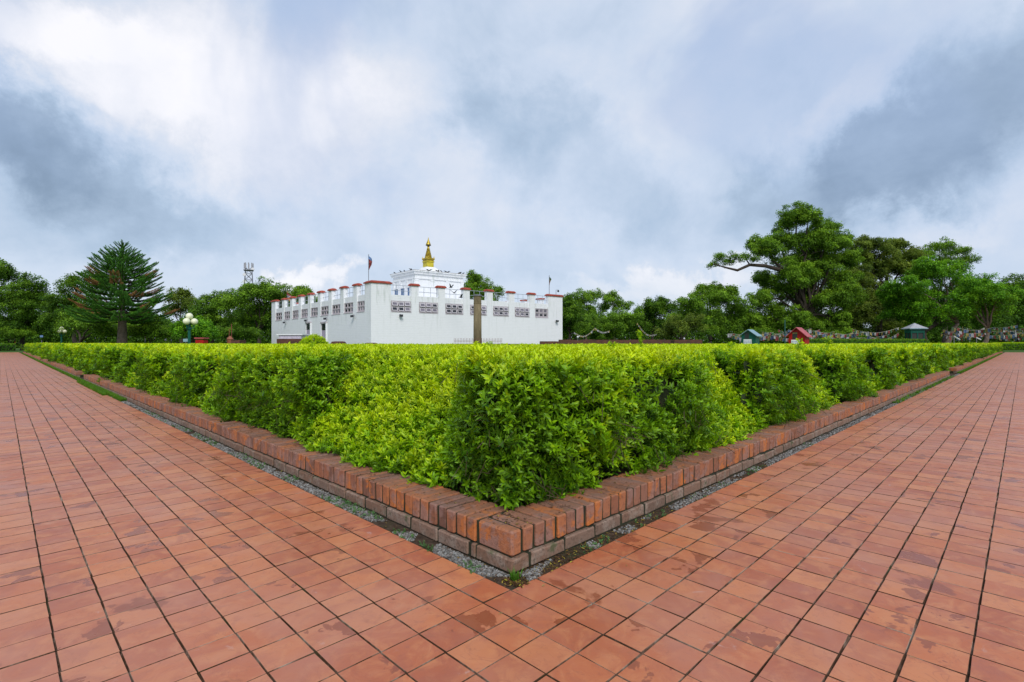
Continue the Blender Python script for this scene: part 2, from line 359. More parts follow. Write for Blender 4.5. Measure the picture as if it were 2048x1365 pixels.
# ------------------------------------------------------------------ object helpers
def tag(o, label=None, cat=None, group=None, kind=None):
    for k, v in (('label', label), ('category', cat), ('group', group), ('kind', kind)):
        if v: o[k] = v
    return o
def empty(name, loc, label, cat, group=None, rz=0):
    o = bpy.data.objects.new(name, None); COL.objects.link(o); o.location = loc; o.rotation_euler = (0, 0, rz)
    o.empty_display_size = .2
    return tag(o, label, cat, group)
class MB:
    def __init__(s): s.v = []; s.f = []; s.m = []; s.mats = []
    def mi(s, mat):
        if mat not in s.mats: s.mats.append(mat)
        return s.mats.index(mat)
    def add(s, vs, fs, mat):
        k = len(s.v); s.v += [tuple(v) for v in vs]; i = s.mi(mat)
        for f in fs: s.f.append(tuple(a+k for a in f)); s.m.append(i)
    def box(s, c, size, mat, rz=0, rx=0):
        x, y, z = (a/2 for a in size); vs = []
        for dx, dy, dz in ((-1,-1,-1),(1,-1,-1),(1,1,-1),(-1,1,-1),(-1,-1,1),(1,-1,1),(1,1,1),(-1,1,1)):
            p = Vector((dx*x, dy*y, dz*z))
            if rx: p = Vector((p.x, p.y*math.cos(rx)-p.z*math.sin(rx), p.y*math.sin(rx)+p.z*math.cos(rx)))
            if rz: p = Vector((p.x*math.cos(rz)-p.y*math.sin(rz), p.x*math.sin(rz)+p.y*math.cos(rz), p.z))
            vs.append(p+Vector(c))
        s.add(vs, [(0,3,2,1),(4,5,6,7),(0,1,5,4),(1,2,6,5),(2,3,7,6),(3,0,4,7)], mat); return s
    def hull8(s, pts, mat):
        s.add(pts, [(0,3,2,1),(4,5,6,7),(0,1,5,4),(1,2,6,5),(2,3,7,6),(3,0,4,7)], mat); return s
    def tube(s, pts, rad, mat, n=8, cap=True):
        pts = [Vector(p) for p in pts]; rad = rad if hasattr(rad, '__len__') else [rad]*len(pts)
        vs = []; fs = []
        for i, p in enumerate(pts):
            d = (pts[min(i+1, len(pts)-1)]-pts[max(i-1, 0)]).normalized()
            a = d.orthogonal().normalized() if abs(d.z) < .99 else Vector((1, 0, 0))
            if abs(d.z) < .99: a = d.cross(Vector((0, 0, 1))).normalized()
            b = d.cross(a).normalized()
            for k in range(n):
                w = 2*math.pi*k/n; vs.append(p+(a*math.cos(w)+b*math.sin(w))*rad[i])
        for i in range(len(pts)-1):
            for k in range(n):
                fs.append((i*n+k, i*n+(k+1) % n, (i+1)*n+(k+1) % n, (i+1)*n+k))
        if cap: fs += [tuple(range(n))[::-1], tuple((len(pts)-1)*n+k for k in range(n))]
        s.add(vs, fs, mat); return s
    def lathe(s, c, prof, mat, n=20, sq=False):
        vs = []; fs = []
        for r, z in prof:
            for k in range(n):
                w = 2*math.pi*k/n + (math.pi/4 if sq else 0); vs.append((c[0]+r*math.cos(w), c[1]+r*math.sin(w), c[2]+z))
        for i in range(len(prof)-1):
            for k in range(n): fs.append((i*n+k, i*n+(k+1) % n, (i+1)*n+(k+1) % n, (i+1)*n+k))
        fs += [tuple(range(n))[::-1], tuple((len(prof)-1)*n+k for k in range(n))]
        s.add(vs, fs, mat); return s
    def mesh(s, name, off=(0, 0, 0), smooth=False):
        me = bpy.data.meshes.new(name)
        me.from_pydata([(v[0]-off[0], v[1]-off[1], v[2]-off[2]) for v in s.v], [], s.f)
        for m in s.mats: me.materials.append(MATS[m])
        me.polygons.foreach_set('material_index', s.m)
        if smooth: me.polygons.foreach_set('use_smooth', [True]*len(s.f))
        me.update(); return me
    def build(s, name, parent=None, smooth=False, world=True, off=None):
        """world: vertices are given in world space, the parent stands unrotated"""
        o3 = off if off is not None else (tuple(parent_loc(parent)) if (parent and world) else (0, 0, 0))
        o = bpy.data.objects.new(name, s.mesh(name, o3, smooth)); COL.objects.link(o)
        if parent: o.parent = parent
        elif off is not None: o.location = off
        return o
def parent_loc(p):
    v = Vector(p.location)
    while p.parent: p = p.parent; v += Vector(p.location)
    return v
def npmesh(name, V, Fq, mats, smooth=False, attrs=None, matidx=None):
    """fast mesh from numpy arrays, all faces with the same number of corners"""
    me = bpy.data.meshes.new(name)
    me.vertices.add(len(V)); me.vertices.foreach_set('co', np.asarray(V, np.float32).ravel())
    Fq = np.asarray(Fq, np.int32)
    if len(Fq):
        k = Fq.shape[1]
        me.loops.add(Fq.size); me.loops.foreach_set('vertex_index', Fq.ravel())
        me.polygons.add(len(Fq)); me.polygons.foreach_set('loop_start', np.arange(0, Fq.size, k, dtype=np.int32))
        me.polygons.foreach_set('loop_total', np.full(len(Fq), k, np.int32))
        me.polygons.foreach_set('use_smooth', np.full(len(Fq), bool(smooth)))
        if matidx is not None: me.polygons.foreach_set('material_index', np.asarray(matidx, np.int32))
    for m in mats: me.materials.append(MATS[m])
    for nm, (typ, arr) in (attrs or {}).items():
        a = me.attributes.new(nm, typ, 'POINT')
        a.data.foreach_set('vector' if typ == 'FLOAT_VECTOR' else 'value', np.asarray(arr).ravel())
    me.update(calc_edges=True); return me
def link(name, me, parent=None, loc=(0, 0, 0)):
    o = bpy.data.objects.new(name, me); COL.objects.link(o); o.location = loc
    if parent: o.parent = parent
    return o
# --- scatter: one object whose own mesh holds four small variants and the points they grow on
def make_scatter_tree():
    g = bpy.data.node_groups.new('grow', 'GeometryNodeTree')
    g.interface.new_socket('Geometry', in_out='INPUT', socket_type='NodeSocketGeometry')
    g.interface.new_socket('Geometry', in_out='OUTPUT', socket_type='NodeSocketGeometry')
    N = g.nodes; L = g.links
    i = N.new('NodeGroupInput'); o = N.new('NodeGroupOutput')
    def attr(nm, typ):
        a = N.new('GeometryNodeInputNamedAttribute'); a.data_type = typ; a.inputs[0].default_value = nm; return a.outputs[0]
    vid = attr('vid', 'INT')
    def sel(k):
        c = N.new('FunctionNodeCompare'); c.data_type = 'INT'; c.operation = 'EQUAL'
        L.new(vid, c.inputs[2]); c.inputs[3].default_value = k
        s = N.new('GeometryNodeSeparateGeometry'); s.domain = 'POINT'
        L.new(i.outputs[0], s.inputs[0]); L.new(c.outputs[0], s.inputs[1]); return s.outputs[0]
    g2i = N.new('GeometryNodeGeometryToInstance')
    for k in range(4): L.new(sel(k), g2i.inputs[0])
    iop = N.new('GeometryNodeInstanceOnPoints')
    L.new(sel(-1), iop.inputs['Points']); L.new(g2i.outputs[0], iop.inputs['Instance'])
    iop.inputs['Pick Instance'].default_value = True; L.new(attr('pick', 'INT'), iop.inputs['Instance Index'])
    e = N.new('FunctionNodeEulerToRotation'); L.new(attr('rot', 'FLOAT_VECTOR'), e.inputs[0]); L.new(e.outputs[0], iop.inputs['Rotation'])
    L.new(attr('scl', 'FLOAT'), iop.inputs['Scale']); L.new(iop.outputs[0], o.inputs[0])
    return g
GROW = make_scatter_tree()
def scatter(name, variants, pos, rot, scl, tint, mats, parent=None, loc=(0, 0, 0), kind='stuff'):
    """variants: list of four (V, F, age); pos/rot: Nx3; all faces are quads"""
    Vs = []; Fs = []; age = []; vid = []; k = 0
    for i, (v, f, a) in enumerate(variants):
        Vs.append(v); Fs.append(np.asarray(f)+k); age.append(a); vid.append(np.full(len(v), i)); k += len(v)
    n = len(pos); z = np.zeros(k)
    V = np.vstack(Vs+[np.asarray(pos)-np.asarray(loc)])
    me = npmesh(name, V, np.vstack(Fs), mats, smooth=name not in ('gravel',), attrs={
        'vid': ('INT', np.concatenate(vid+[np.full(n, -1)]).astype(np.int32)),
        'pick': ('INT', np.concatenate([z, rng.integers(0, 4, n)]).astype(np.int32)),
        'rot': ('FLOAT_VECTOR', np.vstack([np.zeros((k, 3)), rot]).astype(np.float32)),
        'scl': ('FLOAT', np.concatenate([z+1, scl]).astype(np.float32)),
        'tint': ('FLOAT', np.concatenate([z, tint]).astype(np.float32)),
        'age': ('FLOAT', np.concatenate(age+[np.zeros(n)]).astype(np.float32))})
    o = link(name, me, parent)
    if not parent: o.location = loc
    md = o.modifiers.new('grow', 'NODES'); md.node_group = GROW
    if kind: o['kind'] = kind
    return o
def axis_rot(D, roll=None):
    """euler angles turning +Z onto the rows of D"""
    D = D/np.linalg.norm(D, axis=1, keepdims=True); n = len(D)
    # Rz(c) * Ry(b) * Rz'(roll) approximated as XYZ euler built from a matrix
    b = np.arccos(np.clip(D[:, 2], -1, 1)); c = np.arctan2(D[:, 1], D[:, 0])
    r = rng.uniform(0, 2*np.pi, n) if roll is None else roll
    cb, sb, cc, s_, cr, sr = np.cos(b), np.sin(b), np.cos(c), np.sin(c), np.cos(r), np.sin(r)
    # M = Rz(c) Ry(b) Rz(r)
    m00 = cc*cb*cr-s_*sr; m10 = s_*cb*cr+cc*sr; m20 = -sb*cr
    m21 = sb*sr; m22 = cb; m01 = -cc*cb*sr-s_*cr; m11 = -s_*cb*sr+cc*cr
    ey = np.arcsin(np.clip(-m20, -1, 1)); ex = np.arctan2(m21, m22); ez = np.arctan2(m10, m00)
    return np.stack([ex, ey, ez], 1)
# --- leaf shapes
def leaf_geo(base, d, up, L, w, fold=.25, droop=.2):
    """a pointed leaf of eight quads' worth: base, two shoulders, tip; quads only"""
    d = Vector(d).normalized(); side = d.cross(Vector(up)); side = side.normalized() if side.length > 1e-4 else Vector((1, 0, 0))
    nrm = side.cross(d).normalized(); b = Vector(base)
    def P(t, s): return b+d*(L*t)+side*(w*s)+nrm*(abs(s)*w*fold-droop*L*t*t)
    vs = [P(0, 0), P(.3, .42), P(.34, 0), P(.3, -.42), P(.66, .38), P(.7, 0), P(.66, -.38), P(1, 0)]
    fs = [(0, 1, 4, 2), (0, 2, 6, 3), (2, 4, 7, 5), (2, 5, 7, 6)]
    return [tuple(v) for v in vs], fs
def sprig(seed, nl=12, length=1.0, leafL=.42, leafW=.20, spread=.9, stem=True):
    r = random.Random(seed); V = []; Fq = []; A = []
    bend = Vector((r.uniform(-.25, .25), r.uniform(-.25, .25), 0))
    def sp(t): return Vector((bend.x*t*t, bend.y*t*t, t))*length
    for i in range(nl):
        t = .08+.92*i/(nl-1); ph = i*2.4+r.uniform(-.4, .4)
        el = spread*(1-.55*t)+r.uniform(-.2, .2)
        d = Vector((math.cos(ph)*math.sin(el), math.sin(ph)*math.sin(el), math.cos(el)))
        L = leafL*r.uniform(.75, 1.15)*(1-.35*max(0, t-.75)/.25); w = leafW*L/leafL*r.uniform(.9, 1.15)
        vs, fs = leaf_geo(sp(t*.92), d, (0, 0, 1) if abs(d.z) < .95 else (1, 0, 0), L, w, r.uniform(.15, .4), r.uniform(.1, .4))
        k = len(V); V += vs; Fq += [tuple(a+k for a in f) for f in fs]; A += [min(1, t*.9+r.uniform(-.15, .15))]*len(vs)
    if stem:
        k = len(V)
        for t in (-.5, .95):
            p = sp(t) if t > 0 else Vector((0, 0, t*length))
            V += [tuple(p+Vector((.012, 0, 0))), tuple(p+Vector((-.006, .01, 0))), tuple(p+Vector((-.006, -.01, 0)))]; A += [.15]*3
        Fq += [(k+a, k+(a+1) % 3, k+3+(a+1) % 3, k+3+a) for a in range(3)]
    return np.array(V), np.array(Fq), np.clip(np.array(A), 0, 1)
def clump(seed, nl=24, leaf=.33, flat=.8):
    r = random.Random(seed); V = []; Fq = []; A = []
    for i in range(nl):
        p = Vector((r.gauss(0, .42), r.gauss(0, .42), r.gauss(0, .26)))
        d = Vector((r.gauss(0, 1), r.gauss(0, 1), r.gauss(-.15, .6))).normalized()
        up = Vector((r.gauss(0, .5), r.gauss(0, .5), 1)); side = d.cross(up).normalized()
        L = leaf*r.uniform(.7, 1.3); w = L*.36
        k = len(V); V += [tuple(p), tuple(p+d*L*.5+side*w), tuple(p+d*L), tuple(p+d*L*.5-side*w)]
        Fq.append((k, k+1, k+2, k+3)); A += [min(1, max(0, .5+p.z*.9+r.uniform(-.3, .3)))]*4
    return np.array(V), np.array(Fq), np.array(A)
def needles(seed, nl=34):
    r = random.Random(seed); V = []; Fq = []; A = []
    for i in range(nl):
        t = i/nl; ph = i*2.4
        p = Vector((0, 0, t*1.0)); el = r.uniform(.5, .95)
        d = Vector((math.cos(ph)*math.sin(el), math.sin(ph)*math.sin(el), math.cos(el))); side = d.cross(Vector((0, 0, 1))).normalized()
        L = .42*(1-.35*t)*r.uniform(.8, 1.2); w = .045
        k = len(V); V += [tuple(p+side*w), tuple(p+d*L*.6+side*w*.8), tuple(p+d*L), tuple(p-side*w)]
        Fq.append((k, k+1, k+2, k+3)); A += [r.uniform(.1, .8)]*4
    return np.array(V), np.array(Fq), np.array(A)
def blade(seed):
    r = random.Random(seed); V = []; Fq = []; A = []
    for i in range(7):
        ph = r.uniform(0, 6.28); a = r.uniform(.1, .7); L = r.uniform(.6, 1.1); w = .035
        d = Vector((math.cos(ph), math.sin(ph), 0)); s = Vector((-d.y, d.x, 0))*w; b = d*r.uniform(0, .15)
        p1 = b+d*L*math.sin(a)*.4+Vector((0, 0, L*.6)); p2 = b+d*L*math.sin(a)+Vector((0, 0, L*math.cos(a)))
        k = len(V); V += [tuple(b-s), tuple(b+s), tuple(p1+s*.8), tuple(p1-s*.8), tuple(p2+s*.1), tuple(p2-s*.1)]
        Fq += [(k, k+1, k+2, k+3), (k+3, k+2, k+4, k+5)]; A += [.2, .2, .6, .6, 1, 1]
    return np.array(V), np.array(Fq), np.array(A)
def pebble(seed):
    r = random.Random(seed); V = []
    for x, y, z in ((-1,-1,-1),(1,-1,-1),(1,1,-1),(-1,1,-1),(-1,-1,1),(1,-1,1),(1,1,1),(-1,1,1)):
        V.append((x*r.uniform(.35, .6), y*r.uniform(.35, .6), z*r.uniform(.25, .4)))
    return np.array(V), np.array([(0,3,2,1),(4,5,6,7),(0,1,5,4),(1,2,6,5),(2,3,7,6),(3,0,4,7)]), np.full(8, .5)
def scrap(seed):
    r = random.Random(seed); L = 1; w = r.uniform(.12, .4)
    V, Fq = leaf_geo((0, 0, .02), (1, 0, .1), (0, 0, 1), L, w, .5, .1); return np.array(V), np.array(Fq), np.full(len(V), .5)
SPRIG = [sprig(k, 11, leafL=.50, leafW=.21, spread=1.0) for k in range(4)]
SPRIG_FAR = [sprig(k+9, 8, leafL=.55, leafW=.27, stem=False) for k in range(4)]
CLUMP = [clump(k) for k in range(4)]; NEEDLE = [needles(k) for k in range(4)]
BLADE = [blade(k) for k in range(4)]; PEB = [pebble(k) for k in range(4)]; SCRAP = [scrap(k) for k in range(4)]

# ================================================================== GROUND AND PAVING
KL, KR = 16.3, 18.8           # where the near kerb stops on either side
FAR = 82.0
g = MB(); e = 1500; g.add([(-e, -e, -.035), (e, -e, -.035), (e, e, -.035), (-e, e, -.035)], [(0, 1, 2, 3)], 'lawn')
tag(g.build('ground'), kind='structure')
NEAR = 26.0; PWID = 9.6
paving = bpy.data.objects.new('paving', None)
# mortar bed under the near tiles, tiled sheet beyond, both 4 mm apart from the tiles' tops
def L_sheet(z, mat, near, far, wid, name, parent=None):
    b = MB()
    x0, y0 = OX, OY
    b.add([(x0-wid, y0-wid, z), (near if near else x0, y0-wid, z), (near if near else x0, y0, z), (x0, y0, z), (x0, near, z), (x0-wid, near, z)],
          [(0, 1, 2, 3), (0, 3, 4, 5)], mat)
    return b.build(name, parent)
pv = L_sheet(-.0075, 'joint_mortar', NEAR, 0, PWID, 'paving'); tag(pv, kind='structure')
b = MB()
b.add([(OX-PWID, NEAR, -.001), (OX, NEAR, -.001), (OX, FAR, -.001), (OX-PWID, FAR, -.001)], [(0, 1, 2, 3)], 'clay_tile_far')
b.add([(NEAR, OY-PWID, -.001), (FAR, OY-PWID, -.001), (FAR, OY, -.001), (NEAR, OY, -.001)], [(0, 1, 2, 3)], 'clay_tile_far')
tag(b.build('far_paving'), kind='structure')
# tiles
cells = []
nx = int(NEAR/PX)+1
for i in range(-int(PWID/PX), nx):
    for j in range(-int(PWID/PY), int(NEAR/PY)+1):
        if i >= 0 and j >= 0: continue
        x = OX+(i+.5)*PX; y = OY+(j+.5)*PY
        if x > NEAR or y > NEAR: continue
        Z = depth(x, y)
        if Z < .9: continue
        cells.append((x, y, i, j, Z))
cells = np.array(cells)
def tile_dims(x, y):
    left = y > x
    return (PX-(.0060 if left else .0042), PY-(.0042 if left else .0060))
TB = .0010
def tile_verts(w, h, wob):
    a, b2 = w/2, h/2; c = TB
    o = [(-a, -b2), (a, -b2), (a, b2), (-a, b2)]
    V = [(x+wob[k][0], y+wob[k][1], -.012) for k, (x, y) in enumerate(o)] + [(x+wob[k][0], y+wob[k][1], -.0010) for k, (x, y) in enumerate(o)]
    V += [(x*(1-c/a)+wob[k][0], y*(1-c/b2)+wob[k][1], 0) for k, (x, y) in enumerate(o)]
    Fq = [(0, 1, 5, 4), (1, 2, 6, 5), (2, 3, 7, 6), (3, 0, 4, 7), (4, 5, 9, 8), (5, 6, 10, 9), (6, 7, 11, 10), (7, 4, 8, 11), (8, 9, 10, 11)]
    return V, Fq
def wobble(): return [(random.uniform(-.0018, .0018), random.uniform(-.0018, .0018)) for _ in range(4)]
proto = {}
for left in (0, 1):
    w, h = tile_dims(0, 1 if left else -1)
    proto[left] = []
    for k in range(5):
        V, Fq = tile_verts(w, h, wobble()); proto[left].append(npmesh('tile', V, Fq, ['clay_tile', 'joint_mortar'], matidx=[1]*8+[0]))
Zc = cells[:, 4]; Xc = (cells[:, 0]-cells[:, 1])/S2
infr = (np.abs(Xc/Zc) < 1.03) & (Zc > 1.42)
order = np.argsort(np.where(infr, Zc, 1e9)); pick = set(order[:300].tolist())
sv = []; sf = []; k = 0; smi = []
T = {l: tile_verts(*tile_dims(0, 1 if l else -1), [(0, 0)]*4) for l in (0, 1)}
for n, (x, y, i, j, Z) in enumerate(cells):
    left = int(y > x)
    tx, ty = random.uniform(-.0045, .0045), random.uniform(-.0045, .0045); dz = random.uniform(-.0008, .0008)
    if n in pick:
        o = bpy.data.objects.new('tile', proto[left][random.randrange(5)]); COL.objects.link(o)
        o.parent = pv; o.location = (x, y, dz); o.rotation_euler = (tx, ty, random.uniform(-.004, .004))
    elif Z > 14 or not (abs((x-y)/S2/Z) < 1.35):
        V, Fq = T[left]
        sv += [(a+x, b_+y, c+dz) for a, b_, c in V[4:]]; sf += [tuple(q-4+k for q in f) for f in Fq[4:]]; k += 8; smi += [1]*4+[0]
    else:
        V, Fq = T[left]; wb = wobble()
        sv += [(a+x+wb[q % 4][0], b_+y+wb[q % 4][1], c+dz+a*ty+b_*tx) for q, (a, b_, c) in enumerate(V)]; sf += [tuple(q+k for q in f) for f in Fq]; k += 12; smi += [1]*8+[0]
o = link('tile_field', npmesh('tile_field', sv, sf, ['clay_tile', 'joint_mortar'], matidx=smi), pv); o['kind'] = 'stuff'
# soil strip between paving and kerb, bed soil under the hedge
b = MB()
b.add([(OX-.001, OY-.001, -.005), (FAR, OY-.001, -.005), (FAR, .3, -.005), (.3, .3, -.005), (.3, FAR, -.005), (OX-.001, FAR, -.005)], [(0, 1, 2, 3), (0, 3, 4, 5)], 'bed_soil')
tag(b.build('soil_strip'), kind='structure')
b = MB()
b.add([(.18, .18, .12), (FAR, .18, .12), (FAR, 15, .12), (15, 15, .12), (15, FAR, .12), (.18, FAR, .12)], [(0, 1, 2, 3), (0, 3, 4, 5)], 'bed_soil')
tag(b.build('flower_bed_soil'), kind='structure')
def strip_pts(n, zmax, wlo, whi, side, near=0.0, power=2.2):
    u = near+(zmax-near)*rng.random(n)**power
    w = -rng.uniform(wlo, whi, n)
    return (np.stack([w, u, np.zeros(n)], 1) if side == 'L' else np.stack([u, w, np.zeros(n)], 1))
P = np.vstack([strip_pts(15000, 24, .012, .092, 'L', -.08), strip_pts(9000, 24, .012, .086, 'R', -.08)])
# clear soil patches where the pebbles are missing
den = np.array([noise.noise(Vector((p[0]*5+3, p[1]*5, 1.7))) for p in P])
right = P[:, 0] > P[:, 1]; nearc = np.maximum(P[:, 0], P[:, 1]) < 1.3
keep = den > np.where(right & nearc, .16, np.where(nearc, -.12, -.28))
P = P[keep]; P[:, 2] = 0; n = len(P); zc = depth(P[:, 0], P[:, 1])
P[:, 2] = -.005+rng.uniform(.001, .005, n)
tag(scatter('gravel', PEB, P, rng.uniform(-.6, .6, (n, 3))+np.stack([np.zeros(n), np.zeros(n), rng.uniform(0, 6, n)], 1), rng.uniform(.005, .0115, n)*(1+np.clip(zc-3, 0, 20)*.08), rng.random(n), ['pebble']),
    'pale grey gravel filling the gap between paving and brick kerb', 'gravel')
# dead leaf crumbs in the gap and on top of the kerb
P = np.vstack([strip_pts(2200, 3, -.0, .1, 'R', -.05), strip_pts(350, 3, -.0, .1, 'L', -.05), strip_pts(1500, 8, -.24, -.02, 'R', .1, 1.8), strip_pts(1500, 8, -.24, -.02, 'L', .1, 1.8)])
top = (P[:, 0] > .0) & (P[:, 1] > .0)
P[:, 2] = np.where(top, .176, -.001); n = len(P)
tag(scatter('leaf_litter', SCRAP, P, np.stack([rng.uniform(-.4, .4, n), rng.uniform(-.4, .4, n), rng.uniform(0, 6.3, n)], 1), rng.uniform(.006, .022, n), rng.random(n)**1.6*.95, ['litter']),
    'brown crumbs of dead leaf lying on the kerb and in its gap', 'leaf litter')
# low weeds along the kerb foot
P = np.vstack([strip_pts(1100, 8, .012, .095, 'L', -.1, 1.9), strip_pts(260, 5, .012, .09, 'R', -.1, 1.6)])
den = np.array([noise.noise(Vector((p[0]*4+3, p[1]*4, 9.7))) for p in P]); P = P[den > -.02]; n = len(P)
P[:, 2] = -.010
tag(scatter('weeds', SPRIG, P, axis_rot(np.stack([rng.normal(0, .5, n), rng.normal(0, .5, n), np.full(n, .8)], 1)), rng.uniform(.012, .034, n), rng.uniform(0, .6, n), ['weed_green']),
    'small green weeds sprouting at the foot of the brick kerb', 'weeds')
def grass_strip(side, a, b2, n, wid=(.0, .095)):
    P = strip_pts(n, b2, wid[0]+.01, wid[1], side, a, 1.3); P[:, 2] = -.012; return P
P = np.vstack([grass_strip('L', 9.5, 70, 12000), grass_strip('L', 11, 16, 1800, (.0, .17)), grass_strip('R', 21, 70, 9000), grass_strip('R', 9, 19, 400)]); n = len(P)
zc = depth(P[:, 0], P[:, 1])
tag(scatter('grass', BLADE, P, np.stack([np.zeros(n), np.zeros(n), rng.uniform(0, 6.3, n)], 1), rng.uniform(.03, .07, n)*(1+.015*zc), rng.random(n), ['grass_green']),
    'grass growing along the foot of the far brick kerbs', 'grass')
# tuft at the very corner
cg = scatter('grass_tuft', BLADE, np.array([[-.02+random.uniform(-.02, .02), -.03+random.uniform(-.02, .02), -.01] for _ in range(7)]), np.stack([np.zeros(7), np.zeros(7), rng.uniform(0, 6, 7)], 1), rng.uniform(.03, .065, 7), rng.uniform(.2, .6, 7), ['grass_green'], loc=(-.02, -.03, -.01), kind='stuff')
tag(cg, 'thin grass tuft at the outer corner of the brick kerb', 'grass tuft')

# ================================================================== BRICK KERBS
def brick_mesh(L, Wd, Hh, seed, mat, smooth=True, bev=.006):
    """bricklike block with worn edges; length on X, width on Y, height on Z, base at z=0"""
    import bmesh
    r = random.Random(seed); bm = bmesh.new(); bmesh.ops.create_cube(bm, size=1)
    for v in bm.verts:
        v.co = Vector((v.co.x*L+r.uniform(-.003, .003), v.co.y*Wd+r.uniform(-.0026, .0026), (v.co.z+.5)*Hh+r.uniform(-.003, .003)))
    bmesh.ops.bevel(bm, geom=list(bm.edges), offset=bev, segments=1, affect='EDGES', profile=.6)
    me = bpy.data.meshes.new('brick'); bm.to_mesh(me); bm.free(); me.materials.append(MATS[mat])
    a = me.attributes.new('rnd', 'FLOAT', 'POINT'); a.data.foreach_set('value', [0.0]*len(me.vertices))
    me.update(); return me
HP = .0765                                      # header pitch
HD, HW, HH = .225, .0622, .108                  # header length, face width, height
LH = .064                                       # lower course
head_me = [brick_mesh(HD, HW, HH, k, 'kerb_brick') for k in range(8)]
low_me = [brick_mesh(.231, .11, LH-.002, 20+k, 'lower_brick') for k in range(8)]
kerb = empty('brick_kerb', (0, 0, 0), 'low brick kerb meeting in a sharp corner nearest the camera', 'kerb')
def kerb_run(side, u0, u1, parent, headers, lowers, single=True):
    """lay headers and the stretcher course below; returns merged leftovers"""
    out = []
    def place(me, u, d, z, turn, nm):
        # d: distance inwards from the kerb line to the centre
        loc = (d, u, z) if side == 'L' else (u, d, z)
        rz = (0 if turn else math.pi/2) if side == 'L' else (math.pi/2 if turn else 0)
        out.append((nm, me, loc, rz+random.uniform(-.012, .012), random.uniform(-.0015, .0015)))
    u = u0
    while u < u1-.05:
        place(random.choice(headers), u+HP/2, .011+HD/2+random.uniform(-.004, .004), LH+.006, True, 'header_brick'); u += HP
    u = u0 if u0 > .5 else (.120 if side == 'R' else .288)
    while u < u1-.1:
        place(random.choice(lowers), u+.1225, .055+random.uniform(-.003, .003), 0, False, 'stretcher_brick'); u += .245
    return out
# corner block: header brick lying along the left line and the base bricks around it
cb = brick_mesh(HD, HW, HH, 77, 'kerb_brick', bev=.009)
items = []
items.append(('header_brick', cb, (.012+HW/2, .011+HD/2, LH+.006), math.pi/2, 0))
items += kerb_run('L', .016+HD+.006, KL, kerb, head_me, low_me)
items += kerb_run('R', .012+HW+.010, KR, kerb, head_me, low_me)
items.append(('stretcher_brick', brick_mesh(.236, .11, LH-.002, 91, 'lower_brick'), (.055, .118+.001, 0), math.pi/2, 0))
items.append(('stretcher_brick', brick_mesh(.034, .10, LH-.002, 92, 'lower_brick'), (.051, .262, 0), math.pi/2, 0))
# shift right stretchers past the small closer
def build_items(items, parent, limit=300):
    heads = sorted([i for i in items if i[0] == 'header_brick'], key=lambda i: depth(i[2][0], i[2][1]))
    lows = sorted([i for i in items if i[0] != 'header_brick'], key=lambda i: depth(i[2][0], i[2][1]))
    single = heads[:limit]+lows[:limit]; rest = heads[limit:]+lows[limit:]
    for nm, me, loc, rz, dz in single:
        o = bpy.data.objects.new(nm, me); COL.objects.link(o); o.parent = parent
        o.location = Vector(loc)+Vector((0, 0, dz))-Vector(parent.location); o.rotation_euler = (0, 0, rz)
    merge_items(rest, parent)
def merge_items(rest, parent, name='far_brick'):
    if not rest: return
    V = []; L = []; rn = []; mi = []; k = 0
    for nm, me, loc, rz, dz in rest:
        c, s = math.cos(rz), math.sin(rz); r0 = random.random()
        for v in me.vertices: V.append((loc[0]+v.co.x*c-v.co.y*s, loc[1]+v.co.x*s+v.co.y*c, loc[2]+v.co.z+dz)); rn.append(r0)
        for p in me.polygons: L.append(tuple(q+k for q in p.vertices)); mi.append(0 if nm == 'header_brick' else 1)
        k = len(V)
    me = bpy.data.meshes.new(name); pl = parent.location
    me.from_pydata([(a-pl[0], b_-pl[1], c-pl[2]) for a, b_, c in V], [], L); me.materials.append(MATS['kerb_brick']); me.materials.append(MATS['lower_brick'])
    me.polygons.foreach_set('material_index', mi)
    a = me.attributes.new('rnd', 'FLOAT', 'POINT'); a.data.foreach_set('value', rn); me.update()
    o = link(name, me, parent); o['kind'] = 'stuff'
build_items(items, kerb)
def mortar(side, u0, u1, parent, nm='mortar_bed'):
    b = MB(); d1 = .226
    A = (lambda u, d, z: (d, u, z)) if side == 'L' else (lambda u, d, z: (u, d, z))
    for d0, z0, z1, e_ in ((.006, -.02, LH-.003, 0), (.019, LH-.003, LH+.107, .002)):
        a_, c_ = u0+e_, u1-e_
        b.hull8([A(a_, d0, z0), A(c_, d0, z0), A(c_, d1, z0), A(a_, d1, z0), A(a_, d0, z1), A(c_, d0, z1), A(c_, d1, z1), A(a_, d1, z1)], 'kerb_joint')
    b.build(nm, parent)
mortar('L', .022, KL-.01, kerb); mortar('R', .2265, KR-.01, kerb)
b = MB(); b.box((.1155, .0135, .03), (.205, .015, .06), 'kerb_joint'); b.build('mortar_bed', kerb)
simple_head = [brick_mesh(HD, HW, HH, k+50, 'kerb_brick') for k in range(3)]
simple_low = [brick_mesh(.236, .11, LH-.002, 60+k, 'lower_brick') for k in range(3)]
for side, u0, u1, lab in (('L', 18.3, 70, 'low brick kerb beyond the gap on the left path'), ('R', 21.2, 76, 'low brick kerb beyond the gap on the right path')):
    loc = (0, u0, 0) if side == 'L' else (u0, 0, 0)
    far_kerb = empty('brick_kerb', loc, lab, 'kerb')
    merge_items(kerb_run(side, u0, u1, far_kerb, simple_head, simple_low), far_kerb, 'brick_run')
    mortar(side, u0+.01, u1-.01, far_kerb)

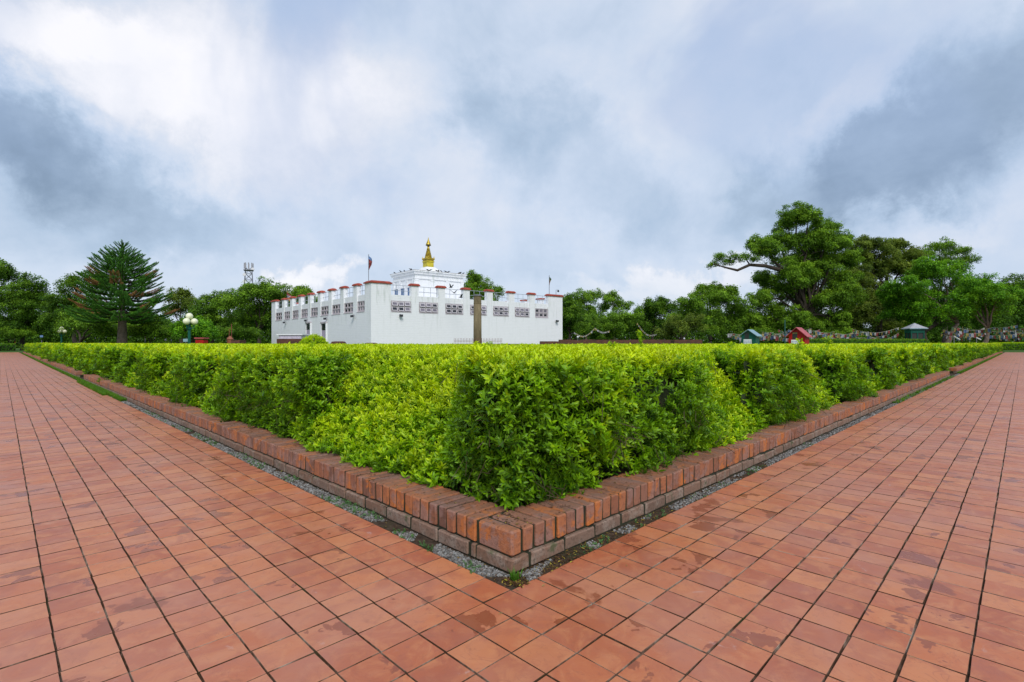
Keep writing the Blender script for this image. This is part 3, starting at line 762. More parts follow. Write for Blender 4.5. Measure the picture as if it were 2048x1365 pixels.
# ================================================================== THE CLIPPED HEDGE
def smooth(a, b, x): t = np.clip((x-a)/(b-a), 0, 1); return t*t*(3-2*t)
def seg(u, spans, soft=.11):
    """how far a stretch of hedge leans back, 0 upright .. 1 sloping"""
    m = np.zeros_like(u)
    for a, b2, k in spans: m = np.maximum(m, smooth(a-soft, a+soft, u)*(1-smooth(b2-soft, b2+soft, u))*k)
    return m
def spans(first, seed, end):
    r = random.Random(seed); out = list(first); u = max(s[1] for s in first)
    while u < end:
        g_ = r.uniform(.9, 1.9)*(1+u*.012); w = r.uniform(.7, 1.2); out.append((u+g_, u+g_+w, r.uniform(.75, 1.0))); u += g_+w
    return out
SPL = spans([(.42, 2.25, 1.0), (4.7, 5.7, .75)], 3, FAR)
SPR = spans([(2.2, 3.3, 1.0), (4.9, 6.4, .95), (8.0, 9.1, .85)], 5, FAR)
LEN = {'L': 74.0, 'R': 80.0}
def hedge_strip(side):
    # stations along the kerb, rows up the face and back over the top
    us = [0.0]
    while us[-1] < LEN[side]: us.append(us[-1]+max(.045, .02*us[-1]))
    us = np.array(us)
    q = np.linspace(0, 1, 15); back = np.array([.05, .12, .22, .36, .55, .8, 1.1, 1.5, 2.0, 2.7, 3.6, 5, 7, 9.5, 13])
    U, Q = np.meshgrid(us, np.concatenate([q, 1+back]), indexing='ij')
    lean = seg(U, SPL if side == 'L' else SPR)
    cor = np.exp(-U/.16)
    toe = .235+.05*np.sin(U*2.1+1)*0.6-.03*cor-.07*lean
    lip = .235+.05*np.sin(U*1.3)+.72*lean+.13*cor
    lip = np.maximum(lip, toe-.03)
    fq = np.clip(Q, 0, 1); bk = np.clip(Q-1, 0, None)
    rnd = .05*np.sin(fq*np.pi)*(1-lean)            # upright faces belly out a little
    d = toe+(lip-toe)*fq**(1.15)-rnd+bk
    ztop = .865+.06*smooth(20, 50, U)
    z = .15+(ztop-.15)*np.sin(fq*np.pi/2)**.9*1.0
    z = np.where(lean > .05, (1-lean)*z+lean*(.15+(ztop-.15)*fq), z)
    X = d+U; Y = d
    if side == 'L': X, Y = Y, X
    pts = np.stack([X, Y, z], -1)
    # lumpy surface
    sh = pts.shape; flat = pts.reshape(-1, 3)
    n1 = np.array([noise.noise(Vector((p[0]*1.1, p[1]*1.1, p[2]*1.1+3))) for p in flat]); n2 = np.array([noise.noise(Vector((p[0]*3.7, p[1]*3.7, p[2]*3.7))) for p in flat])
    n3 = np.array([noise.noise(Vector((p[0]*8.5, p[1]*8.5, p[2]*8.5))) for p in flat])
    disp = (n1*.075+n2*.075+n3*.035).reshape(sh[:2])
    isface = (Q <= 1)
    zz = pts[..., 2]
    zz += np.where(isface, fq, 1)*disp*.55
    off = np.where(isface, disp*.9, 0)
    ax = 0 if side == 'L' else 1
    pts[..., ax] += off
    # the mitre keeps both strips joined: no inward displacement at station 0
    pts[..., 2] = np.clip(zz, .13, 1.02)
    return us, pts
hedge = empty('clipped_hedge', (.3, .3, .12), 'long clipped hedge of lime green leaves inside the brick kerb', 'hedge')
HL = np.array(hedge.location)
allP = []; allN = []; allA = []; core_V = []; core_F = []; kk = 0
for side in 'LR':
    us, G = hedge_strip(side)
    a = G[:-1, :-1]; b_ = G[1:, :-1]; c = G[1:, 1:]; dd = G[:-1, 1:]
    cr = np.cross(c-a, dd-b_); ar = np.linalg.norm(cr, axis=-1)/2+1e-9; nr = cr/(2*ar[..., None])
    if side == 'L': nr = -nr
    nr = np.where(nr[..., 2:3] < -.2, -nr, nr)
    cen = (a+b_+c+dd)/4; Zd = np.clip(depth(cen[..., 0], cen[..., 1]), 2, None)
    rho = 1400*(4/np.clip(Zd, 3.4, None))**1.5
    cnt = rng.poisson(ar*rho)
    idx = np.repeat(np.arange(cnt.size), cnt.ravel())
    s = rng.random((len(idx), 1)); t_ = rng.random((len(idx), 1))
    A, B, C, D = (q.reshape(-1, 3)[idx] for q in (a, b_, c, dd))
    allP.append((A*(1-s)+B*s)*(1-t_)+(D*(1-s)+C*s)*t_); allN.append(nr.reshape(-1, 3)[idx])
    # core surface a little inside
    vn = np.zeros_like(G); vn[:-1, :-1] += nr; vn[1:, 1:] += nr; vn[1:, :-1] += nr; vn[:-1, 1:] += nr
    vn /= np.linalg.norm(vn, axis=-1, keepdims=True)
    Zg = np.clip(depth(G[..., 0], G[..., 1]), 2.5, None)
    inset = .13+.008*Zg.clip(0, 10)
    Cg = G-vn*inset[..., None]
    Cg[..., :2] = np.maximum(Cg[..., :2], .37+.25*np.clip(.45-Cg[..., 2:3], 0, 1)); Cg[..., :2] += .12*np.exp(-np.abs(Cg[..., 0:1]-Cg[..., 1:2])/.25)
    ns, nr_ = G.shape[:2]
    ix = (np.arange(ns-1)[:, None]*nr_+np.arange(nr_-1)[None]).ravel()
    core_F.append(np.stack([ix, ix+nr_, ix+nr_+1, ix+1], 1)+kk); core_V.append(Cg.reshape(-1, 3)); kk += ns*nr_
Pn = np.vstack(allP); Nn = np.vstack(allN)
# thin places where one looks into the bush
thin_ = np.array([noise.noise(Vector((p[0]*3.1+5, p[1]*3.1, p[2]*3.1+2))) for p in Pn])
keepm = (rng.random(len(Pn)) > .8*smooth(.16, .34, thin_)*(Nn[:, 2] < .75))
Pn, Nn, thin_ = Pn[keepm], Nn[keepm], thin_[keepm]; n = len(Pn)
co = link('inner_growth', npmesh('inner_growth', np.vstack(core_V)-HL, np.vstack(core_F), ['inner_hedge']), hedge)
Zd = depth(Pn[:, 0], Pn[:, 1])
layer = rng.random(n)                       # 0 outer .. 1 deep
sink = np.where(layer < .55, rng.uniform(-.035, .02, n), rng.uniform(.02, .085, n))*(1+.03*np.clip(Zd, 0, 12))
Pn = Pn-Nn*sink[:, None]
upness = np.clip(Nn[:, 2], 0, 1)
axis = Nn*.75+np.array([0, 0, .55])+rng.normal(0, .42, (n, 3))
scl = np.clip(rng.uniform(.048, .102, n)*np.clip(Zd/4.2, 1, None)**.6, 0, .24)
Pn = Pn-Nn*(scl*np.clip(Zd/10, .25, .75))[:, None]
# young yellow growth sits where the shears cut, on the flat and sloping top; deeper leaves are older; upright faces also tinted darker as painted shade
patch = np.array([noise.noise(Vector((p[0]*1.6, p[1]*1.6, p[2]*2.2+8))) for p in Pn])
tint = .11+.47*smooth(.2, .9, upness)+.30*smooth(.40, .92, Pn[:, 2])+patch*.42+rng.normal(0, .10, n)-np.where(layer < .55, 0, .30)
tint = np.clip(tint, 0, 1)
rot = axis_rot(axis)
nearm = Zd < 9
# the 300 sprigs that show largest are objects of their own
front = np.where((layer < .5), Zd-.5*Pn[:, 2], 1e9); pk = np.argsort(front)[:300]
sel = np.zeros(n, bool); sel[pk] = True
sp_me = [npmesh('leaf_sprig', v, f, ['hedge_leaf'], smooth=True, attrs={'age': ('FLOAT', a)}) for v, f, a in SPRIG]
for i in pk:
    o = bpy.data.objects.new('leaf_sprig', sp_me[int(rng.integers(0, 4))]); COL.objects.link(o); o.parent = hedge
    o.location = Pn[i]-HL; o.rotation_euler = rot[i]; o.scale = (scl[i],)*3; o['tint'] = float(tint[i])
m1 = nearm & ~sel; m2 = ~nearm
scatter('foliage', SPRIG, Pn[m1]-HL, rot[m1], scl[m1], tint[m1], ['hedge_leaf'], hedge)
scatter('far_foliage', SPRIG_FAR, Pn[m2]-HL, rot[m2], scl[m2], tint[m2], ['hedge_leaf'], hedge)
print('hedge sprigs', n)
# bare stems under the corner
b = MB()
for k in range(60):
    side = random.random() < .5; u = .02+random.random()**1.5*3.5; dd_ = random.uniform(.27, .36)
    x, y = (dd_, dd_+u) if side else (dd_+u, dd_)
    p0 = Vector((x, y, .12)); p1 = p0+Vector((random.uniform(-.03, .06), random.uniform(-.03, .06), random.uniform(.06, .12))); p2 = p1+Vector((random.uniform(.0, .10), random.uniform(.0, .10), random.uniform(.06, .12)))
    b.tube([p0, p1, p2], [.006, .0045, .003], 'twig', 5)
st_o = b.build('stems', hedge); st_o['kind'] = 'stuff'
tv = []; tf = []; k = 0
cand = np.where((Zd < 7) & (Nn[:, 2] < .7))[0]; ch = rng.choice(cand, 1500)
for i in ch:
    p = Pn[i]-Nn[i]*rng.uniform(.03, .12); d = Nn[i]*.4+rng.normal(0, .5, 3)+np.array([0, 0, .5]); d /= np.linalg.norm(d); L_ = rng.uniform(.06, .16); w_ = rng.uniform(.0012, .003)
    a_ = np.cross(d, [0, 0, 1.0]); a_ /= np.linalg.norm(a_)+1e-6; b_ = np.cross(d, a_)
    for e_, t_ in ((0, 1.0), (1, .6)):
        c_ = p+d*L_*(e_-.5); tv += [c_+a_*w_*t_, c_+(-a_*.5+b_*.87)*w_*t_, c_+(-a_*.5-b_*.87)*w_*t_]
    tf += [(k, k+1, k+4, k+3), (k+1, k+2, k+5, k+4), (k+2, k, k+3, k+5)]; k += 6
o = link('twigs', npmesh('twigs', np.array(tv)-HL, tf, ['twig']), hedge); o['kind'] = 'stuff'
# taller shoots that escaped the shears
for px, Z, h in ((1280, 9, .32), (1600, 8, .16), (1655, 9, .22), (980, 12, .14), (1225, 6, .10), (625, 9, .12), (1460, 7, .10)):
    q = W(px, Z, .88); m = int(10+h*70); zz = np.linspace(0, h, m)
    PP = np.stack([q.x+rng.normal(0, .015, m), q.y+rng.normal(0, .015, m), q.z+zz], 1)-HL
    scatter('shoot', SPRIG, PP, axis_rot(np.stack([rng.normal(0, .7, m), rng.normal(0, .7, m), np.full(m, .6)], 1)), rng.uniform(.05, .08, m), rng.uniform(.3, .9, m), ['hedge_leaf'], hedge)

# ================================================================== THE WHITE TEMPLE
C0 = W(742, 45); C1 = W(1125, 58.6); C2 = W(543, 66)
E1 = (C1-C0); E2 = (C2-C0); LA, LB = E1.length, E2.length; e1, e2 = E1.normalized(), E2.normalized()
temple = empty('white_temple', (C0.x, C0.y, 0), 'white walled temple with red capped merlons and golden spire', 'temple')
def Q(a, b2, z): p = C0+e1*a+e2*b2; return (p.x, p.y, z)
def sbox(m, a0, a1, b0, b1, z0, z1, mat): m.hull8([Q(a0, b0, z0), Q(a1, b0, z0), Q(a1, b1, z0), Q(a0, b1, z0), Q(a0, b0, z1), Q(a1, b0, z1), Q(a1, b1, z1), Q(a0, b1, z1)], mat)
ZW0, ZW1, ZP, ZM, ZT = 3.92, 4.92, 5.45, 6.38, 6.62     # window sill, head, parapet top, merlon top, cap top
def face(f):
    """f=0 right face (along e1), 1 left face (along e2): returns box writer in (t along, o outwards)"""
    def bx(m, t0, t1, o0, o1, z0, z1, mat):
        if f == 0: sbox(m, t0, t1, -o1, -o0, z0, z1, mat)
        else: sbox(m, -o1, -o0, t0, t1, z0, z1, mat)
    return bx
def cap(m, f, t0, t1, o0, o1, z, mat='red_cap', h=.24):
    bx = face(f); ov = .10
    bx(m, t0-ov, t1+ov, o0-ov, o1+ov, z, z+h*.42, mat)
    # rounded top
    def pt(t, o, zz): return Q(t, -o, zz) if f == 0 else Q(-o, t, zz)
    n = 6; vs = []; fs = []
    for i in range(n+1):
        w = math.pi*i/n; o = (o0+o1)/2+(o1-o0+2*ov-.02)/2*math.cos(w); zz = z+h*.42+h*.58*math.sin(w)
        inset = .10*math.sin(w)
        vs += [pt(t0-ov+.01+inset, o, zz), pt(t1+ov-.01-inset, o, zz)]
    for i in range(n): fs.append((2*i, 2*i+1, 2*i+3, 2*i+2))
    fs += [tuple(2*i for i in range(n+1)), tuple(2*i+1 for i in range(n+1))[::-1]]
    m.add(vs, fs, mat)
floor_m = MB(); sbox(floor_m, .3, LA-.3, .3, LB-.3, 0, 4.95, 'whitewash'); floor_m.build('roof_terrace', temple)
merlon_specs = []
def side_wall(f, length, bay, first, nbay, block_lo, block_hi, wins_open):
    bx = face(f); T0 = .30
    w = MB()
    s0 = .302 if f == 1 else 0
    bx(w, s0, length, -T0, 0, 0, ZW0, 'whitewash')                       # below the windows
    zs = ZW0
    # piers between windows and the corner blocks up to parapet
    edges = [(s0, block_lo)]
    pw = .78
    for k in range(nbay-1): c = first+bay*k; edges.append((c-pw/2, c+pw/2))
    edges.append((length-block_hi, length))
    for a, b2 in edges: bx(w, a, b2, -T0, 0, ZW0, ZP, 'whitewash')
    for (a, b2), (c, d) in zip(edges, edges[1:]):
        bx(w, b2, c, -T0, -.10, ZW1, ZP, 'whitewash')                  # parapet band, set back
        bx(w, b2, c, -T0-.02, -T0+.02, ZW0, ZW1, 'glass_dark')
    w.build('wall', temple)
    for k in range(nbay-1):
        c = first+bay*k; m = MB(); bx(m, c-.36, c+.36, -.42, -.004, ZP, ZM, 'whitewash'); mo = m.build('merlon', temple)
        m = MB(); cap(m, f, c-.36, c+.36, -.42, 0, ZM); m.build('cap', mo)
    # corner blocks
    m = MB(); bx(m, length-block_hi, length, -.42, -.004, ZP, ZM, 'whitewash'); mo = m.build('corner_block', temple)
    m = MB(); cap(m, f, length-block_hi, length, -.42, 0, ZM); m.build('cap', mo)
    # windows
    for wi, ((a, b2), (c, d)) in enumerate(zip(edges, edges[1:])):
        t0, t1 = b2+.06, c-.06
        fr = MB(); th = .055
        for tt in (t0, t1-th): bx(fr, tt, tt+th, -.22, -.05, ZW0+.02, ZW1-.02, 'window_frame')
        for zz in (ZW0+.02, (ZW0+ZW1)/2-th/2, ZW1-.02-th): bx(fr, t0+th, t1-th, -.215, -.055, zz, zz+th, 'window_frame')
        for q in (1, 2):
            tt = t0+(t1-t0)*q/3; bx(fr, tt-th/2, tt+th/2, -.21, -.06, ZW0+.08, ZW1-.08, 'window_frame')
        bx(fr, t0-.05, t1+.05, -.1, .03, ZW0-.05, ZW0+.015, 'window_frame')
        win = fr.build('window', temple)
        for q in range(3):
            for r_ in range(2):
                u0 = t0+(t1-t0)*q/3+.05; u1 = t0+(t1-t0)*(q+1)/3-.05
                z0 = ZW0+.09 if r_ == 0 else (ZW0+ZW1)/2+.05; z1 = z0+.36
                open_ = wins_open(wi); s_ = .11 if open_ else 0.0
                def pt(t, o, zz): return Q(t, -o, zz) if f == 0 else Q(-o, t, zz)
                gm = random.choices(['glass_dark', 'glass_grey'], [1, 1])[0] if f == 1 else random.choices(['glass_dark', 'glass_grey'], [1, 2])[0]
                pm = MB(); ob = -.10 if not open_ else -.04
                def quadbox(ta, tb, za, zb, thick, mat, lift=0):
                    def oo(zz): return ob+s_*(z1-zz)/(z1-z0)+lift
                    pm.hull8([pt(ta, oo(za), za), pt(tb, oo(za), za), pt(tb, oo(za)-thick, za), pt(ta, oo(za)-thick, za), pt(ta, oo(zb), zb), pt(tb, oo(zb), zb), pt(tb, oo(zb)-thick, zb), pt(ta, oo(zb)-thick, zb)], mat)
                fw_ = .055
                fm = 'sash_paint' if open_ else 'window_frame'
                quadbox(u0, u0+fw_, z0, z1, .03, fm); quadbox(u1-fw_, u1, z0, z1, .03, fm)
                quadbox(u0+fw_, u1-fw_, z0, z0+fw_, .03, fm); quadbox(u0+fw_, u1-fw_, z1-fw_, z1, .03, fm)
                quadbox(u0+fw_, u1-fw_, z0+fw_, z1-fw_, .012, gm, -.01)
                pm.build('pane', win)
    # pipe railing in each opening
    for (a, b2), (c, d) in zip(edges, edges[1:]):
        rl = MB()
        def pt(t, o, zz): return Q(t, -o, zz) if f == 0 else Q(-o, t, zz)
        for zz in (ZP+.42, ZM-.02): rl.tube([pt(b2-.1, -.28, zz), pt(c+.1, -.28, zz)], .025, 'rail_steel', 6)
        for q in (.33, .67): tt = b2+(c-b2)*q; rl.tube([pt(tt, -.28, ZP-.05), pt(tt, -.28, ZM-.02)], .022, 'rail_steel', 6)
        rl.build('railing', temple)
side_wall(0, LA, LA*.1235, LA*.187, 7, LA*.0815, LA*.094, lambda w: w < 6)
side_wall(1, LB, LB*.1036, LB*.1165, 9, LB*.045, LB*.055, lambda w: False)
# near corner block above the parapet
m = MB(); sbox(m, .0, LA*.0815, .0, LB*.045, ZP, ZM+.02, 'whitewash'); mo = m.build('corner_block', temple)
m = MB(); sbox(m, -.10, LA*.0815+.1, -.10, LB*.045+.1, ZM+.02, ZM+.12, 'red_cap')
m.hull8([Q(-.09, -.09, ZM+.12), Q(LA*.0815+.09, -.09, ZM+.12), Q(LA*.0815+.09, LB*.045+.09, ZM+.12), Q(-.09, LB*.045+.09, ZM+.12),
         Q(.1, .1, ZM+.25), Q(LA*.0815-.1, .1, ZM+.25), Q(LA*.0815-.1, LB*.045-.1, ZM+.25), Q(.1, LB*.045-.1, ZM+.25)], 'red_cap'); m.build('cap', mo)
# back walls (seen over the terrace)
w = MB(); sbox(w, LA-.3, LA, .45, LB, 0, ZP, 'whitewash'); w.build('wall', temple)
w = MB(); sbox(w, .45, LA-.31, LB-.3, LB, 0, ZP, 'whitewash'); w.build('wall', temple)
for k in range(9):
    c = LB*(.12+.1*k); m = MB(); sbox(m, LA-.42, LA-.01, c-.36, c+.36, ZP, ZM-.1, 'whitewash'); mo = m.build('merlon', temple)
    m = MB(); sbox(m, LA-.52, LA+.09, c-.46, c+.46, ZM-.1, ZM+.04, 'red_cap'); m.build('cap', mo)
for k in range(7):
    c = LA*(.14+.125*k); m = MB(); sbox(m, c-.36, c+.36, LB-.42, LB-.01, ZP, ZM-.1, 'whitewash'); mo = m.build('merlon', temple)
    m = MB(); sbox(m, c-.46, c+.46, LB-.52, LB+.09, ZM-.1, ZM+.04, 'red_cap'); m.build('cap', mo)
# doors on the left face
for s0, z0, z1 in ((.53, 0, 3.25), (.375, 0, 3.1)):
    t0 = LB*s0; bx = face(1); m = MB()
    bx(m, t0-.75, t0-.62, 0.003, .14, z0, z1, 'whitewash'); bx(m, t0+.62, t0+.75, 0.003, .14, z0, z1, 'whitewash'); bx(m, t0-.75, t0+.75, .003, .16, z1, z1+.18, 'window_frame')
    bx(m, t0-.62, t0+.62, .003, .05, z0, z1, 'door_lilac'); bx(m, t0-.62, t0+.62, .051, .06, z1-.7, z1-.05, 'glass_dark')
    m.build('door', temple)
# wall lamps under the windows
for f, t in ((0, .12), (0, .955), (1, .35), (1, .545), (1, .80), (1, .12)):
    m = MB(); tt = t*(LA if f == 0 else LB); bx = face(f)
    bx(m, tt-.03, tt+.03, 0.003, .18, 3.66, 3.70, 'steel_grey'); bx(m, tt-.13, tt+.13, .14, .34, 3.46, 3.66, 'bird_grey'); m.build('wall_lamp', temple)
# central tower
ta0 = LA*.0; 
tf = W(830, 55)                                   # front corner
def inv(p):
    d = Vector((p.x-C0.x, p.y-C0.y)); det = e1.x*e2.y-e1.y*e2.x
    return ((d.x*e2.y-d.y*e2.x)/det, (e1.x*d.y-e1.y*d.x)/det)
a0, b0 = inv(tf); TA, TBk = .266*LA, .17*LB
tw = MB(); sbox(tw, a0, a0+TA, b0, b0+TBk, 4.95, 8.55, 'whitewash'); tower = tw.build('tower', temple)
m = MB()
for k, (o, z0, z1) in enumerate(((.10, 8.05, 8.15), (.16, 8.55, 8.68), (.20, 8.68, 8.80), (.28, 8.80, 8.93))):
    sbox(m, a0-o, a0+TA+o, b0-o, b0+TBk+o, z0, z1, 'whitewash')
sbox(m, a0-.29, a0+TA+.29, b0-.29, b0+TBk+.29, 8.93, 8.965, 'concrete_grey')
m.build('cornice', tower)
for f, n_ in ((0, 4), (1, 4)):
    for k in range(n_):
        m = MB(); ln = TA if f == 0 else TBk; t = (ln-.36)*k/(n_-1)
        if f == 0:
            sbox(m, a0+t, a0+t+.36, b0-.07, b0-.002, 4.95, 8.04, 'whitewash'); sbox(m, a0+t-.05, a0+t+.41, b0-.09, b0-.071, 7.85, 8.03, 'whitewash')
        else:
            sbox(m, a0-.07, a0-.002, b0+t, b0+t+.36, 4.95, 8.04, 'whitewash'); sbox(m, a0-.09, a0-.071, b0+t-.05, b0+t+.41, 7.75, 8.03, 'whitewash')
        m.build('pilaster', tower)
for k in range(3):
    m = MB(); t = TBk*(.18+.3*k); sbox(m, a0-.05, a0-.003, b0+t, b0+t+.62, 5.9, 7.15, 'glass_blue'); sbox(m, a0-.12, a0-.051, b0+t-.12, b0+t+.74, 7.16, 7.3, 'whitewash'); m.build('window', tower)
# pyramid roof and stepped plinth below the spire
cxy = Q(a0+TA*.5, b0+TBk*.5, 0)
ca, cb_ = a0+TA*.5, b0+TBk*.5
m = MB()
def ring(o, z): return [Q(ca-o, cb_-o, z), Q(ca+o, cb_-o, z), Q(ca+o, cb_+o, z), Q(ca-o, cb_+o, z)]
def frustum(m, o0, z0, o1, z1, mat): m.hull8(ring(o0, z0)+ring(o1, z1), mat)
for o0, z0, o1, z1 in ((1.55, 8.93, 1.25, 9.12), (1.2, 9.12, .52, 9.75)): frustum(m, o0, z0, o1, z1, 'whitewash')
m.build('stepped_roof', tower)
sp = MB()
frustum(sp, .43, 9.75, .43, 10.35, 'yellow_paint'); spire = sp.build('spire', temple)
m = MB(); frustum(m, .50, 10.35, .50, 10.45, 'yellow_paint'); frustum(m, .43, 10.45, .46, 10.8, 'gilded'); frustum(m, .52, 10.62, .52, 10.68, 'gilded')
for k in range(4):
    q = ring(.45, 10.7)[k]; m.lathe(q, [(.09, 0), (.07, .12), (.01, .3)], 'gilded', 8)
m.build('spire_gallery', spire)
for k in range(9):
    z = 10.80+k*.13; r_ = .43-.031*k; m = MB(); m.lathe((cxy[0], cxy[1], z), [(r_-.06, 0), (r_, .03), (r_, .08), (r_-.07, .128)], 'gilded', 16); m.build('spire_ring', spire)
m = MB(); m.lathe((cxy[0], cxy[1], 11.97), [(.13, 0), (.10, .12), (.17, .2), (.10, .26), (.08, .38)], 'gilded', 14); m.build('spire_neck', spire)
m = MB(); m.lathe((cxy[0], cxy[1], 12.35), [(.26, 0), (.28, .04), (.24, .16), (.14, .40), (.05, .66), (.03, .8), (.005, .92)], 'gilded', 16)
m.lathe((cxy[0], cxy[1], 12.27), [(.30, 0), (.30, .08)], 'old_bronze', 16); m.build('finial', spire)
# ceiling camera post on the far right block
cc = Q(LA*.965, .2, ZM+.2)
m = MB(); m.tube([cc, (cc[0], cc[1], cc[2]+.55)], .025, 'steel_grey', 6); m.tube([(cc[0], cc[1], cc[2]+.55), (cc[0]+.18, cc[1]-.18, cc[2]+.58)], .02, 'steel_grey', 6)
m.lathe((cc[0]+.18, cc[1]-.18, cc[2]+.30), [(.02, 0), (.11, .05), (.12, .16), (.05, .26)], 'bird_grey', 10); o = m.build('security_camera', off=cc)
tag(o, 'security camera on a bracket above the right corner of the temple', 'camera')
# pigeons along the tower cornice
def bird_mesh():
    m = MB(); prof = [(0.001, -.16), (.03, -.13), (.055, -.05), (.06, .02), (.045, .09), (.022, .12), (.035, .15), (.03, .18), (.004, .2)]
    vs = []; n_ = 8
    m.lathe((0, 0, 0), prof, 'bird_grey', n_)
    # lay the lathe along X, rising a little
    m.v = [(z, x, y*.9+z*.35+.09) for x, y, z in m.v]
    m.add([(-.14, -.03, .03), (-.14, .03, .03), (-.30, .045, -.02), (-.30, -.045, -.02)], [(0, 1, 2, 3)], 'bird_grey')
    m.tube([(.0, .02, .06), (.01, .02, 0)], .006, 'bird_grey', 4); m.tube([(.0, -.02, .06), (.01, -.02, 0)], .006, 'bird_grey', 4)
    return m.mesh('pigeon', smooth=False)
bme = bird_mesh(); nb = 0
def bird(loc, rz, label, group, me=None):
    o = link('pigeon', me or bme); o.location = loc; o.rotation_euler = (0, 0, rz); o.scale = (1.15,)*3; tag(o, label, 'bird', group)
for k in range(17):
    if k < 12: q = Q(a0+TA*random.uniform(.15, 1.0), b0-.20, 8.965)
    else: q = Q(a0-.2, b0+TBk*random.uniform(.05, 1), 8.965)
    bird(q, random.uniform(0, 6.3), 'dark pigeon perched on the right hand cornice of the white tower' if k < 12 else 'dark pigeon perched on the left hand cornice of the white tower', 'pigeons on the tower cornice')
def flying():
    m = MB(); m.lathe((0, 0, 0), [(.001, -.16), (.05, -.05), (.055, .03), (.02, .13), (.03, .16), (.003, .2)], 'bird_grey', 8); m.v = [(z, x, y) for x, y, z in m.v]
    for s in (-1, 1): m.hull8([(-.06, s*.03, 0), (.08, s*.03, 0), (.08, s*.03, .015), (-.06, s*.03, .015), (-.10, s*.30, .22), (-.02, s*.34, .26), (-.02, s*.34, .27), (-.10, s*.30, .23)], 'bird_grey')
    m.add([(-.14, -.02, 0), (-.14, .02, 0), (-.28, .05, 0), (-.28, -.05, 0)], [(0, 1, 2, 3)], 'bird_grey'); return m.mesh('pigeon')
fme = flying()
bird(W(902, 48, H(575, 48)), 2.0, 'dark pigeon flying highest over the terrace railing', None, fme)
bird(W(908, 47.5, H(586, 47.5)), .5, 'dark pigeon flying just above the merlon beside the pillar', None, fme)
bird(W(922, 47.5, H(595, 47.5)), 2.6, 'dark pigeon flying low in front of the terrace railing', None, fme)
# flags on the roof
def flag(px, Z, zb, zt, f_top, f_bot, cols, label, name='flag_pole', wdt=.35):
    q = W(px, Z); root = empty(name, (q.x, q.y, zb), label, 'flag')
    m = MB(); m.tube([(q.x, q.y, zb), (q.x, q.y, zt)], .03, 'steel_grey', 6); m.build('pole', root)
    rt_ = Vector((1, -1, 0))/S2; n_ = 10; m = MB()
    for c_i, mat in enumerate(cols):
        z1 = f_top-(f_top-f_bot)*c_i/len(cols); z0 = f_top-(f_top-f_bot)*(c_i+1)/len(cols); vs = []
        for k in range(3):
            for zz in (z0, z1):
                t = k/2; w_ = wdt*(.55+.45*math.sin(zz*3)); p = Vector((q.x, q.y, 0))+rt_*(t*w_)+Vector((1, 1, 0))/S2*(.12*math.sin(t*5+zz*4))
                vs.append((p.x, p.y, zz-t*.25))
        m.add(vs, [(0, 2, 3, 1), (2, 4, 5, 3)], mat)
    m.build('cloth', root)
flag(737, 47, ZP, H(509, 47), H(512, 47), H(536, 47), ['sign_blue', 'flag_red', 'flag_red', 'flag_red'], 'drooping crimson and blue flag on the pole at the near corner', wdt=.32)
flag(1098.5, 57.5, ZP, H(551, 57.5), H(554, 57.5), H(567, 57.5), ['flag_green', 'flag_yellow', 'flag_red', 'flag_orange'], 'many coloured flag on a thin pole at the right corner block', wdt=.35)
flag(574, 64, ZP, H(578, 64), H(581, 64), H(600, 64), ['flag_yellow', 'flag_red', 'flag_white', 'flag_orange'], 'striped flag leaning at the left end of the long temple wall', wdt=.8)
# stone pillar with its spiked fence
q = W(955, 43.5)
pil = empty('stone_pillar', (q.x, q.y, 0), 'tall brown stone pillar standing before the white wall', 'pillar')
m = MB(); m.lathe((q.x, q.y, 0), [(.36, 0), (.345, 2), (.33, 4.4)], 'pillar_stone', 24); m.build('shaft', pil, smooth=True)
m = MB(); m.lathe((q.x, q.y, 4.4), [(.345, 0), (.345, .05), (.325, .07), (.32, .62)], 'pillar_stone', 24); m.build('upper_shaft', pil)
m = MB(); m.lathe((q.x, q.y, 5.02), [(.30, 0), (.38, .04), (.38, .11), (.30, .15)], 'steel_grey', 24); m.build('cap_ring', pil)
fq_ = W(955, 41.5); fence = empty('spiked_fence', (fq_.x, fq_.y, 0), 'spiked iron fence around the foot of the stone pillar', 'fence')
rt_ = Vector((1, -1, 0))/S2; fw_ = Vector((1, 1, 0))/S2
m = MB(); c = fq_
for s, e_ in ((-2.0, 3.6),):
    p0 = c+rt_*s; p1 = c+rt_*e_
    m.box(((p0+p1)/2+Vector((0, 0, .5))), ((p1-p0).length, .25, 1.0), 'old_brickwork', rz=R(-45))
m.build('base_wall', fence)
spk = MB(); spk.tube([(0, 0, 1.0), (0, 0, 1.36)], .014, 'rust_iron', 4); spk.lathe((0, 0, 1.36), [(.03, 0), (.002, .12)], 'rust_iron', 4); sme = spk.mesh('spike')
for k in range(32):
    p = rt_*(-1.9+k*.125); o = link('spike', sme, fence); o.location = (p.x, p.y, 0)
m = MB(); m.box(fq_+rt_*.04+Vector((0, 0, 1.22)), (3.9, .03, .03), 'rust_iron', rz=R(-45)); m.build('rail', fence)

